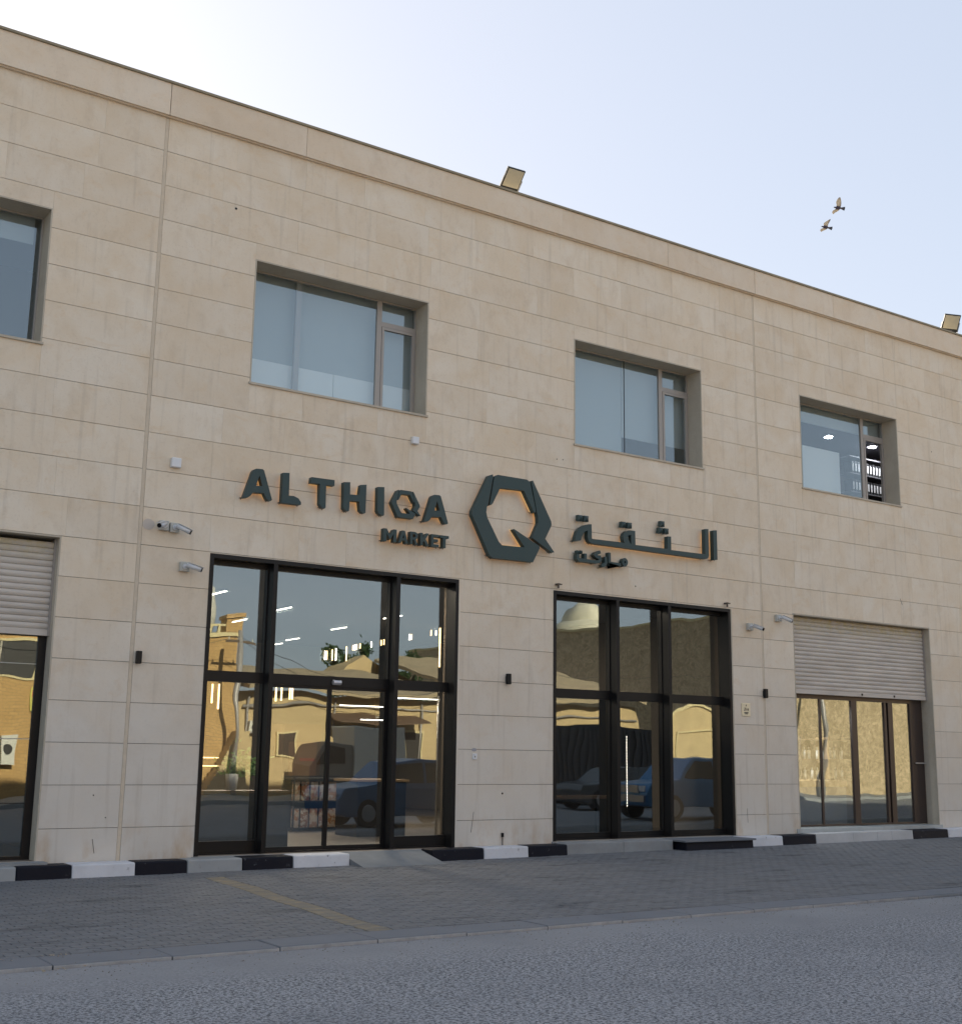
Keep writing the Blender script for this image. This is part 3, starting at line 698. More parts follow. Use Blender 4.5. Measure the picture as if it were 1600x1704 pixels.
# display shelf with bags
ds_ = thing('display_shelf', 'black double shelf of snack bags standing behind the sliding doors', 'shelf', (12.1, 5.4, .2))
for z in (.26, .80, 1.26): MB().box(11.45,12.8,5.2,5.75,z-.03,z).build('shelf_board', M['dark_panel'], ds_)
MB().box(11.45,12.8,5.72,5.76,.2,1.3).build('back_panel', M['dark_panel'], ds_)
for x in (11.45, 12.76): MB().box(x,x+.04,5.18,5.2,.2,1.3).build('post', M['dark_panel'], ds_)
M['bag'] = None
def bag_mat(i, c1_, c2_):
    g = G('snack_bag_%s' % ['orange','cream'][i]); n = g.noise(g.pos, 11, 3, .6)
    z = g.sep(g.pos)[2]
    c = g.mix(g.ramp(n, .46, .5), c1_, c2_)
    return g.fin(c, .35, None, .5)
bgm = [bag_mat(0, (.48,.24,.12), (.62,.52,.42)), bag_mat(1, (.60,.54,.46), (.34,.17,.10))]
def bagmesh(m_):
    m = MB(); w, h, d = .085, .38, .05; v = []; nz, nx_ = 6, 5
    for side in (-1, 1):
        for j in range(nz+1):
            for i in range(nx_+1):
                u, t = i/nx_, j/nz; bul = math.sin(math.pi*u)*math.sin(math.pi*min(1, t*1.02))*d
                v.append(((u-.5)*2*w, side*bul, t*h))
    f = []
    k = (nz+1)*(nx_+1)
    for j in range(nz):
        for i in range(nx_):
            a = j*(nx_+1)+i; f.append((a, a+1, a+nx_+2, a+nx_+1)); f.append((k+a+nx_+1, k+a+nx_+2, k+a+1, k+a))
    m.add(v, f, .5, True); return m
b0_ = [bagmesh(0).build('snack_bag', bgm[0]), bagmesh(1).build('snack_bag', bgm[1])]
ords = ['first','second','third','fourth','fifth','sixth','seventh']
for r_, z in enumerate((.262, .802)):
    for k in range(6):
        src = b0_[k % 2]; o = src if (r_ == 0 and k < 2) else src.copy()
        if o is not src: C.objects.link(o)
        o.location = (11.6+k*.21, 5.36, z); o.rotation_euler = (0,0,random.uniform(-.15,.15))
        tag(o, ('upright printed snack bag, %s from the left on the %s shelf of the black stand' % (ords[k], ['lower','upper'][r_])), 'bag', 'snack bags on the display shelf')
cn = thing('checkout_counter', 'dark checkout counter with a pale top inside the right sliding door', 'counter', (12.1, 3.3, .2))
MB().box(11.82,12.9,3.12,4.0,.2,1.24).build('body', M['dark_panel'], cn); MB().box(11.78,12.95,3.08,4.05,1.24,1.28).build('top', mat('wood_top', (.35,.24,.13), .4), cn)
pc = thing('brown_cabinet', 'tall brown cabinet standing behind the left sliding door', 'cabinet', (12, 6.3, .2))
MB().box(11.56,12.45,6.0,6.6,.2,2.38).build('body', M['brown_panel'], pc)
MB().box(11.7,12.35,5.98,5.995,.35,2.0).build('door', mat('brown_door', (.24,.13,.07), .5), pc)
MB().box(11.95,12.3,5.965,5.975,1.60,1.66).build('red_band', mat('red_print', (.4,.08,.05), .5), pc)
# planter, pot and low screen behind the left pane
ls = MB().box(7.42,8.40,.62,.66,.2,1.12).build('low_screen', mat('grey_screen', (.045,.046,.05), .5)); tag(ls, 'low dark screen behind the bottom of the left entrance pane', 'screen')
pt = thing('potted_plant', 'bushy green plant behind a white pot inside the left entrance pane', 'plant', (8.4, 1.2, 1.1))
MB().cyl((8.40,1.2,1.15),(8.40,1.2,1.41),.085,.11,16).build('pot', M['white'], pt)
lv = MB()
for i in range(420):
    p = Vector((8.62,1.35,1.45)) + Vector((random.gauss(0,.16), random.gauss(0,.14), abs(random.gauss(0,.16))-.08)); d = Vector((random.uniform(-1,1),random.uniform(-1,1),random.uniform(-.3,1))).normalized(); s = d.orthogonal().normalized()*.018
    lv.add([p, p+d*.05+s*1.5, p+d*.12, p+d*.05-s*1.5], [(0,1,2,3)])
lv.build('foliage', mat('house_plant_leaf', (.10,.24,.05), .5), pt)
cb = thing('display_counter', 'long dark display counter across the bottom of the left entrance pane', 'counter', (8.3, 1.3, .2))
MB().box(7.0,9.4,1.08,1.6,.2,1.1).build('body', M['dark_panel'], cb); MB().box(7.0,9.4,1.06,1.62,1.1,1.14).build('top', M['brown_panel'], cb)
# pole in the right pane
sp = MB().cyl((12.04,.62,.25),(12.04,.62,2.8),.018,.018,10).build('steel_pole', mat('brushed_steel', (.5,.48,.45), .3, .7)); tag(sp, 'thin steel pole upright behind the right side pane of the entrance', 'pole')
# second shopfront: long table, chairs outline and LED curtain
tb = thing('cafe_table', 'long brown table behind the left pane of the second shopfront', 'table', (16, 1.7, .25))
MB().box(15.1,16.9,1.3,2.0,.95,1.0).build('top', M['brown_panel'], tb)
for x in (15.2,16.75):
    for y in (1.38,1.9): MB().box(x,x+.05,y,y+.05,.2,.95).build('leg', M['dark_panel'], tb)
led = MB()
for k in range(26): 
    z = .8+k*.055; led.box(16.969,16.979,1.2,1.21,z,z+.018)
o = led.build('led_string', M['tube']); tag(o, 'dotted white led string hanging behind the middle pane of the second shopfront', 'light string')
dk = MB().box(14.4,18.9,2.6,2.7,.2,3.1).build('dark_screen', M['dark_panel']); tag(dk, 'tall dark screen inside the second shopfront, widened to darken the room', 'screen')  # screen stretched across the bay to darken the interior
# right bay: cabinet below, shelf of bottles
rc = thing('low_cabinet', 'grey low cabinet with wooden top behind the right bay glass', 'cabinet', (21.9, .9, .36))
MB().box(20.9,23.05,.70,1.3,.36,1.19).build('body', mat('cabinet_grey', (.17,.18,.20), .6), rc); MB().box(20.88,23.07,.68,1.32,1.19,1.33).build('top', mat('cabinet_wood', (.40,.27,.13), .5), rc)
sh = thing('bottle_shelf', 'dark shelf unit behind the left panes of the right bay', 'shelf', (22.3, 1.5, 1.3))
for z in (1.34, 1.8, 2.25): MB().box(20.95,24.2,1.4,1.75,z-.02,z).build('shelf_board', M['brown_panel'], sh)
for x in (20.95, 22.35, 23.3, 24.16): MB().box(x,x+.04,1.39,1.75,1.34,2.3).build('upright', mat('upright_wood', (.42,.28,.14), .5) if x == 23.3 else M['dark_panel'], sh)
bt = None; n_ = 0; half = 0
M['bottle'] = mat('white_bottle', (.7,.72,.70), .35)
for z in (1.341, 1.801):
    for k in range(14):
        x = 21.1 + k*.215
        if min(abs(x-q) for q in (20.97,22.37,23.32)) < .06: continue
        if bt is None:
            bt = MB().cyl((0,0,0),(0,0,.2),.035,.035,10).cyl((0,0,.201),(0,0,.27),.014,.012,8).build('bottle', M['bottle']); o = bt
        else: o = bt.copy(); C.objects.link(o)
        o.location = (x, 1.5+random.uniform(-.03,.05), z); n_ += 1
        row_n = n_ if z < 1.5 else n_-half; half = n_ if z < 1.5 else half
        tag(o, 'white bottle, %s from the left on the %s board of the right bay shelf' % (wd[row_n-1], 'bottom' if z < 1.5 else 'middle'), 'bottle', 'white bottles on the shelf in the right bay')
wl_ = MB().cyl((21.3,1.2,3.02),(22.0,1.2,3.02),.03,.03,10).build('tube_lamp', M['tube']); tag(wl_, 'lit white tube lamp at the top left of the right bay glass', 'lamp')
ld = bpy.data.lights.new('right_bay_lamp', 'AREA'); ld.shape = 'RECTANGLE'; ld.size = .7; ld.size_y = .05; ld.energy = 22; ld.color = (.95,.97,1)
lo = bpy.data.objects.new('right_bay_lamp', ld); C.objects.link(lo); lo.parent = B; lo.location = (21.65-12, 1.15, 2.97)

# ------------------------------------------------------------------ signs (raised letters on pins, lit from behind)
YF, YB = -.16, -.055
def glyph(parent, name, poly, hole=None, y0=YF, halo=True, label=None, pins=2):
    o = MB().prism(poly, y0, YB, hole).build(name, M['sign'], parent, bevel=.003)
    if label: o['label'] = label
    if halo:
        cx = sum(p[0] for p in poly)/len(poly); cz = sum(p[1] for p in poly)/len(poly)
        k = .93
        pl_ = [((x-cx)*k+cx, (z-cz)*k+cz) for x, z in poly]
        hl_ = [((x-cx)*k+cx, (z-cz)*k+cz) for x, z in hole] if hole else None
        if len(poly) < 16 or hole is None: MB().prism(pl_, YB+.002, YB+.008, hl_).build('halo_panel', M['halo'], o)
    lo = sorted(poly, key=lambda p: p[1])[:pins]
    pm = MB()
    for x, z in lo: pm.cyl((x, YB-.01, z+.02), (x, .0, z+.02), .006, n=6); pm.cyl((x, YB-.006, z-.012), (x, YB-.006, z+.01), .006, n=6)
    pm.build('mounting_pin', M['black'], o)
    return o
lat = thing('shop_name_sign', 'raised dark green letters ALTHIQA above the smaller word MARKET', 'sign', (10, -.05, 5.7))
for nm in ('A1','L','T','H','I','A2'):
    p, h = SIGN[nm]; glyph(lat, 'letter', p, h, label='letter '+nm[0])
for k in range(3): glyph(lat, 'letter_piece', SIGN['Q%d' % k][0], label='piece of the hexagonal letter Q', pins=1)
# MARKET
mk = SIGN['mk']; zb = lambda x: mk['base'][0][1] + (x-mk['base'][0][0])/(mk['base'][1][0]-mk['base'][0][0])*(mk['base'][1][1]-mk['base'][0][1])
Hh = .222
GL = {'M': [(0,0),(0,1),(.24,1),(.5,.52),(.76,1),(1,1),(1,0),(.76,0),(.76,.62),(.5,.14),(.24,.62),(.24,0)],
      'A': [(0,0),(.36,1),(.64,1),(1,0),(.73,0),(.66,.2),(.34,.2),(.27,0)],
      'R': [(0,0),(0,1),(.62,1),(.86,.93),(.97,.78),(.97,.62),(.88,.48),(.72,.40),(1,0),(.68,0),(.46,.36),(.30,.36),(.30,0)],
      'K': [(0,0),(0,1),(.28,1),(.28,.6),(.66,1),(1,1),(.58,.54),(1,0),(.66,0),(.40,.36),(.28,.24),(.28,0)],
      'E': [(0,0),(0,1),(.96,1),(.96,.80),(.32,.80),(.32,.61),(.86,.61),(.86,.41),(.32,.41),(.32,.2),(.98,.2),(.98,0)],
      'T': [(.35,0),(.35,.79),(0,.79),(0,1),(1,1),(1,.79),(.65,.79),(.65,0)]}
HL = {'A': [(.41,.38),(.59,.38),(.5,.68)], 'R': [(.30,.56),(.30,.80),(.56,.80),(.66,.72),(.66,.62),(.56,.56)]}
for ch, (xa, xb) in zip('MARKET', mk['xs']):
    w = xb-xa; z0 = zb(xa)-.004
    glyph(lat, 'letter', [(xa+u*w, z0+t*Hh) for u, t in GL[ch]], [(xa+u*w, z0+t*Hh) for u, t in HL[ch]] if ch in HL else None, label='small letter '+ch)
em = thing('emblem_sign', 'large hexagonal dark green Q emblem between the Latin and Arabic names', 'sign', (13.1, -.05, 6.1))
for k in range(3): glyph(em, 'emblem_piece', SIGN['E%d' % k][0], pins=3)
ar = thing('arabic_sign', 'raised dark green Arabic shop name with boxed dots to the right of the emblem', 'sign', (16.4, -.05, 5.9))
o = glyph(ar, 'joined_letters', *SIGN['ar_main'], halo=False, pins=4)
# warm strip light hidden behind the long joined stroke
HZ = 5.84; hm = MB(); hm.box(14.92,17.95,YB+.002,YB+.008,HZ,HZ+.03); hm.box(14.64,14.66,YB+.002,YB+.008,5.86,6.02); hm.box(18.02,18.05,YB+.002,YB+.008,5.88,6.38); hm.box(15.81,15.83,YB+.002,YB+.008,5.95,6.08); hm.box(16.98,17.005,YB+.002,YB+.008,5.92,6.12)
hm.build('halo_panel', M['halo_ar'], o)
glyph(ar, 'alef', SIGN['alef'][0])
def dot(x, z, s):
    m_ = MB(); y0, y1 = -.13, YB; h = s/2
    v = [(x-h,y1,z-h),(x+h,y1,z-h),(x+h,y1,z+h),(x-h,y1,z+h),(x-h,y0,z-h),(x+h,y0,z-h),(x+h,y0,z+h),(x-h,y0,z+h),(x,y0-.045,z)]
    m_.add(v, [(0,3,7,4),(3,2,6,7),(2,1,5,6),(1,0,4,5),(0,1,2,3),(4,7,8),(7,6,8),(6,5,8),(5,4,8)])
    m_.cyl((x-.02,YB,z-h*.4),(x-.02,.0,z-h*.4),.006,n=6)
    return m_.build('letter_dot', M['sign'], ar, bevel=.002)
for x, z in SIGN['dots']: dot(x-.02, z, .112)
for x, z in SIGN['sdots']: dot(x, z, .062)
def stroke(pts, w):
    L_, R_ = [], []
    for i, p in enumerate(pts):
        a = Vector(pts[max(0,i-1)]); b = Vector(pts[min(len(pts)-1,i+1)]); d = (b-a).normalized(); n = Vector((-d.y, d.x))
        k = 1.0
        if 0 < i < len(pts)-1:
            d1 = (Vector(p)-a).normalized(); k = 1/max(.6, abs(n.dot(Vector((-d1.y,d1.x)))))
        L_.append((p[0]+n.x*w/2*k, p[1]+n.y*w/2*k)); R_.append((p[0]-n.x*w/2*k, p[1]-n.y*w/2*k))
    return L_ + R_[::-1]
SW = .062
for i, nm in enumerate(('m_teh','m_teh2','m_reh','m_alef')):
    o = MB().prism(stroke(SIGN[nm], SW), YF+.001*i, YB-.001*i).build('small_letter', M['sign'], ar, bevel=.002)
mx_, mz_ = SIGN['m_meem']
ring = [(mx_+.075*math.cos(t*math.pi/9), mz_-.005+.085*math.sin(t*math.pi/9)) for t in range(18)]
rh = [(mx_+.02*math.cos(t*math.pi/5), mz_-.005+.026*math.sin(t*math.pi/5)) for t in range(10)]
MB().prism(ring, YF+.0045, YB-.0045, rh).build('small_letter', M['sign'], ar, bevel=.002)
hs = MB()
for a, b, z in ((14.68,15.12,5.448),(15.25,15.32,5.42),(15.45,15.75,5.452)): hs.box(a,b,YB+.004,YB+.009,z-.012,z+.014)
hs.build('halo_panel', M['halo'], ar)
pm = MB()
for x, z in ((14.7,5.43),(15.05,5.43),(15.5,5.43),(15.78,5.44),(15.23,5.37)): pm.cyl((x,-.07,z),(x,.0,z),.006,n=6)
pm.build('mounting_pin', M['black'], ar)

# ------------------------------------------------------------------ things fixed to the wall
def jbox(x, z, s, name, lab):
    t = MB().box(x-s/2,x+s/2,-.085,-.002,z-s/2,z+s/2).build(name, M['white'], bevel=.012); tag(t, lab, 'junction box')
    return t
a_ = jbox(6.66, 6.22, .155, 'junction_box', 'white junction box on the wall above the pair of cameras, left of the lettering')
b_ = jbox(11.02, 7.26, .13, 'junction_box', 'white junction box on the wall below the large window above the lettering')
M['cam_white'] = mat('camera_white', (.62,.63,.64), .35); M['cam_box'] = mat('camera_box', (.46,.46,.42), .5); M['lens'] = mat('camera_lens', (.01,.01,.012), .12)
def seccam(x, z, d, lab, box=(-.0,.0), bs_=.15, mb_='cam_box'):
    """bullet camera on a square back box; d = pointing direction"""
    t = thing('security_camera', lab, 'security camera', (x, 0, z))
    MB().box(x-bs_/2,x+bs_/2,-.075,-.002,z-bs_/2,z+bs_/2).build('junction_box', M[mb_], t, bevel=.008)
    d = Vector(d).normalized(); p = Vector((x,-.075,z)); j = p + Vector((0,-.055,0))
    MB().cyl(p, p+Vector((0,-.02,0)), .042, n=16).cyl(p+Vector((0,-.0205,0)), j+d*.02, .02, n=10).build('bracket', M['cam_white'], t)
    q0, q1 = j+d*.015+Vector((0,-.01,.02)), j+d*.235+Vector((0,-.01,.02))
    MB().cyl(q0, q1, .037, n=18).cyl(q0-d*.012, q0-d*.0005, .028, .036, n=18).build('camera_body', M['cam_white'], t)
    hd = MB(); s = d.cross(Vector((0,0,1))).normalized()*.04; u_ = s.cross(d).normalized()*.041
    v = [q0+u_-s*.8, q0+u_+s*.8, q1+d*.03+u_+s*.8, q1+d*.03+u_-s*.8]; v += [w+u_*.12 for w in v]
    hd.add(v, [(0,1,2,3),(7,6,5,4),(0,4,5,1),(1,5,6,2),(2,6,7,3),(3,7,4,0)]).build('sun_hood', M['cam_white'], t)
    MB().cyl(q1+d*.0008, q1+d*.018, .034, n=18).build('lens', M['lens'], t)
    return t
seccam(6.53, 5.20, (-.62,-.62,-.28), 'bullet camera pointing left, one of the pair left of the lettering')
seccam(6.70, 5.185, (.80,-.42,-.42), 'bullet camera pointing right, one of the pair left of the lettering')
seccam(6.90, 4.59, (.85,-.38,-.30), 'single bullet camera beside the top left corner of the entrance frame', mb_='cam_box')
seccam(19.33, 4.51, (.28,-.80,-.35), 'camera facing the street beside the top right corner of the second shopfront')
seccam(20.20, 4.755, (.82,-.40,-.36), 'camera turned right beside the top left corner of the right hand shutter')
# dusty ring and spare wire next to the paired cameras
MB().prism([(6.30+.10*math.cos(t*.6), 5.20+.09*math.sin(t*.6)) for t in range(10)], -.0035, -.002).build('old_mounting_mark', mat('putty', (.56,.49,.42), .8), B)
# up and down wall lights
def walllight(x, z, lab):
    t = thing('wall_light', lab, 'wall light', (x, 0, z), 'small black up and down wall lights')
    MB().box(x-.04,x+.04,-.092,-.02,z-.095,z+.095).build('housing', M['black'], t, bevel=.008)
    MB().box(x-.03,x+.03,-.0195,-.001,z-.05,z+.05).build('back_plate', M['black'], t)
    MB().cyl((x,-.056,z-.099),(x,-.056,z-.0955),.028,.028,14).build('lens', M['lens'], t)
    return t
w0 = walllight(6.267, 3.149, 'small black wall light left of the entrance')
dup(w0, (13.104, 0, 3.134), 'small black wall light on the pier between the two shopfronts')
dup(w0, (19.732, 0, 3.132), 'small black wall light right of the second shopfront')
# number plaque
pq = thing('number_plaque', 'small yellowish square building plaque with dark marks right of the second shopfront', 'plaque', (19.18, 0, 2.777))
M['plaque'] = mat('plaque_cream', (.80,.69,.47), .5); M['ink'] = mat('ink', (.10,.085,.06), .6)
MB().box(19.18-.125,19.18+.125,-.018,-.002,2.777-.135,2.777+.135).build('plate', M['plaque'], pq, bevel=.012)
mk_ = MB(); y0, y1 = -.022, -.0185
def inkpoly(pts, w=.011): mk_.prism(stroke(pts, w), y0, y1)
X_, Z_ = 19.18, 2.777
inkpoly([(X_-.012,Z_+.07),(X_,Z_+.105),(X_+.012,Z_+.07)], .009)
inkpoly([(X_-.055,Z_+.03),(X_-.03,Z_+.037),(X_-.022,Z_+.02),(X_-.062,Z_-.018),(X_-.02,Z_-.018)])
inkpoly([(X_+.012,Z_-.02),(X_+.012,Z_+.036)]); mk_.box(X_-.008,X_+.030,y0+.001,y1,Z_-.004,Z_+.004)
inkpoly([(X_+.045,Z_-.02),(X_+.045,Z_+.022),(X_+.06,Z_+.026),(X_+.062,Z_-.018)], .009)
mk_.box(X_-.055,X_+.058,y0,y1,Z_-.074,Z_-.050); mk_.box(X_-.035,X_+.04,y0,y1,Z_-.092,Z_-.08)
mk_.build('marks', M['ink'], pq)
ic = thing('intercom', 'tiny white bell plate with a dark arrow mark on the pier between the shopfronts', 'bell plate', (12.42, 0, 1.757))
MB().box(12.375,12.465,-.02,-.002,1.695,1.80).build('plate', M['white'], ic, bevel=.006)
mk_ = MB(); mk_.prism([(12.405,1.742),(12.42,1.765),(12.435,1.742)], -.0235, -.0205); mk_.box(12.417,12.423,-.0235,-.0205,1.72,1.7419); mk_.box(12.395,12.41,-.0235,-.0205,1.772,1.778); mk_.build('arrow_mark', M['ink'], ic)
ov = MB().prism([(12.41+.055*math.cos(t*.5236), 1.865+.03*math.sin(t*.5236)) for t in range(12)], -.004, -.002).build('sticker_trace', mat('sticker_trace', (.36,.36,.38), .6)); tag(ov, 'faint grey oval sticker trace just above the white bell plate', 'sticker')
def hook(x, z, lab):
    t = thing('wall_hook', lab, 'hook', (x, 0, z))
    m_ = MB(); m_.box(x-.03,x+.02,-.10,-.002,z+.02,z+.05); m_.box(x-.03,x-.002,-.10,-.075,z-.045,z+.0195); m_.box(x+.0201,x+.07,-.095,-.07,z+.024,z+.046)
    m_.build('bracket', mat('rusty_bracket', (.10,.075,.06), .8), t); return t
hook(14.225, 4.925, 'short rusty bracket above the top left corner of the second shopfront')
hook(18.65, 4.915, 'short rusty bracket above the top right corner of the second shopfront')
# drill holes, scratches
sp_ = MB()
for x, z, r in ((7.44,10.733,.022),(14.233,7.40,.012),(14.38,7.41,.012),(13.03,1.11,.018),(5.75,1.12,.009),(5.95,.80,.008),(16.2,5.1,.014),(25.9,9.3,.012)):
    sp_.prism([(x+r*math.cos(t*.785), z+r*math.sin(t*.785)) for t in range(8)], -.003, .005)
sp_.build('drill_hole', M['lens'], B)
rp = MB().cyl((13.03,-.02,.22),(13.03,-.02,.36),.008,n=8).box(13.012,13.048,-.035,-.002,.36,.43).build('cable_stub', M['black']); tag(rp, 'short black cable stub rising from the kerb at the middle pier', 'cable')
sc_ = MB()
for pts in (((12.42,.80),(12.37,.45)),((5.78,.50),(5.82,.30)),((19.15,.78),(19.16,.50)),((24.4,5.52),(24.46,5.38))):
    sc_.prism(stroke(pts, .008), -.0028, .003)
sc_.build('scratch', mat('scratch_dark', (.12,.10,.085), .9), B)

# ------------------------------------------------------------------ painted kerb blocks against the facade
def kblock(x0, x1, m, lab, y0=-.42, y1=-.03, h=.185, cat='kerb block', group='painted kerb blocks along the facade', bev=.022, name='kerb_block'):
    z = gz((x0+x1)/2, y0); zt = z+h
    v = [(x0+.003,y0,z-.02),(x1-.003,y0,z-.02),(x1-.003,y1,z-.02),(x0+.003,y1,z-.02),(x0+.003,y0+.015,zt),(x1-.003,y0+.015,zt),(x1-.003,y1,zt),(x0+.003,y1,zt)]
    o = MB().add(v, [(0,3,2,1),(4,5,6,7),(0,1,5,4),(1,2,6,5),(2,3,7,6),(3,0,4,7)]).build(name, m, bevel=bev)
    return tag(o, lab, cat, group)
KB = [(3.9,4.646,'greypaint','whitish worn kerb block at the lower left edge below the shutter bay'),
 (4.646,5.397,'blackpaint','black kerb block at the left jamb of the left pier'),
 (5.397,6.307,'whitepaint','long white kerb block in the middle of the left pier'),
 (6.307,7.085,'blackpaint','black kerb block at the right end of the left pier'),
 (7.085,7.96,'greypaint','bare grey kerb block under the left entrance pane'),
 (7.96,8.80,'blackpaint','black kerb block under the first entrance mullion'),
 (8.80,9.79,'whitepaint','white kerb block ending in front of the sliding doors'),
 (11.336,12.376,'blackpaint','black kerb block with a pale chip at the left end of the middle run'),
 (12.376,13.319,'whitepaint','white kerb block with chipped foot in the middle of the middle pier'),
 (13.319,14.185,'blackpaint','black kerb block at the right end of the middle run'),
 (18.664,19.731,'whitepaint','white kerb block in front of the pier right of the second shopfront'),
 (19.731,20.721,'blackpaint','black kerb block just left of the right shutter bay'),
 (23.878,25.144,'blackpaint','black kerb block in front of the right end of the shutter bay'),
 (25.144,26.4,'whitepaint','white kerb block at the far right edge'),
 (26.4,27.5,'blackpaint','black kerb block beyond the far right white one')]
for x0, x1, m, lab in KB: kblock(x0, x1, M[m], lab)
kblock(2.9, 3.9, M['blackpaint'], 'black kerb block under the left shutter, outside the picture')
M['tile_pale'] = mat('pale_step_tile', (.50,.50,.50), .6, noise=(3,.7,(.38,.38,.38)))
for x0, x1, lab in ((20.721,21.889,'widest pale step tile in front of the right shutter bay'),(21.889,22.673,'second pale step tile in front of the right shutter bay'),(22.673,23.156,'narrow third pale step tile in front of the right bay'),(23.156,23.878,'last pale step tile before the black block in front of the right bay')):
    kblock(x0, x1, M['tile_pale'], lab, h=.19, bev=.004, group='pale step tiles of the right bay', cat='step tile', name='step_tile')
# black block with a pale slab on top, and long concrete step under the second shopfront
kblock(16.873, 18.664, M['blackpaint'], 'long black block under a pale slab at the right end of the second shopfront', y0=-.62, h=.15, bev=.01)
o = MB().box(16.80,18.70,-.66,-.02,gz(17.7,-.5)+.151,gz(17.7,-.5)+.185).build('step_slab', M['kerb'], bevel=.006); tag(o, 'thin pale slab lying on the long black block', 'slab')
o = MB().box(14.20,15.55,-.34,-.031,-.01,.235).build('concrete_step', M['concrete'], bevel=.015); tag(o, 'left half of the long grey concrete step under the second shopfront', 'step')
o = MB().box(15.556,16.79,-.335,-.031,-.01,.240).build('concrete_step', M['concrete'], bevel=.015); tag(o, 'right half of the long grey concrete step under the second shopfront', 'step')
# entrance ramp between the blocks
rp_ = MB(); v = [(9.8,-.9,gz(9.8,-.9)-.01),(11.33,-.9,gz(11.3,-.9)-.01),(11.33,-.032,.196),(9.8,-.032,.196),(9.8,-.9,-.1),(11.33,-.9,-.1),(11.33,-.032,-.1),(9.8,-.032,-.1)]
rp_.add(v, [(0,1,2,3),(7,6,5,4),(0,4,5,1),(1,5,6,2),(2,6,7,3),(3,7,4,0)])
o = rp_.build('entrance_ramp', mat('ramp_concrete', (.21,.225,.235), .8, noise=(3,.7,(.15,.16,.17)))); tag(o, 'smooth grey ramp up to the sliding entrance doors', 'ramp')

# ------------------------------------------------------------------ flood lights on the coping
M['flood_glass'] = mat('flood_glass', (.78,.70,.50), .3, noise=(9,.5,(.62,.56,.42)))
M['flood_body'] = mat('flood_body', (.03,.032,.032), .5)
def flood(lab):
    t = thing('flood_light', lab, 'floodlight', (0,0,0), 'floodlights on the parapet')
    w, h, th = .20, .235, .05
    MB().box(-w,w,0,th,-h,h).build('housing', M['flood_body'], t, bevel=.008)
    MB().box(-w+.022,w-.022,-.004,-.0005,-h+.09,h-.022).build('front_glass', M['flood_glass'], t)
    MB().box(-.07,.07,-.004,-.0005,-h+.025,-h+.06).build('rating_plate', mat('rating_plate', (.12,.11,.11), .5), t)
    fn = MB()
    for k in range(7): fn.box(-w+.03+k*.052,-w+.04+k*.052,th+.0005,th+.035,-h+.03,h-.06)
    fn.build('cooling_fin', M['flood_body'], t)
    br = MB(); br.box(-w-.018,-w-.006,.0,.03,-.30,.03); br.box(w+.006,w+.018,.0,.03,-.30,.03); br.box(-w-.018,w+.018,0,.03,-.312,-.3005)
    br.build('bracket', mat('galvanised', (.35,.35,.35), .4, .5), t)
    return t
f1 = flood('square floodlight tilted down on the parapet above the middle windows')
f1.location = (13.1, -.04, 12.85); f1.rotation_euler = (R(45), 0, R(-3))
f2 = dup(f1, (27.0, -.02, 12.87), 'floodlight on the parapet at the right edge of the picture, half turned away', rot=(R(40), R(8), R(-40)))
# their brackets stand on the coping
for x in (13.1, 27.0):
    MB().box(x-.2, x+.2, -.02, .10, 12.597, 12.612).build('mounting_plate', M['alu'], B)

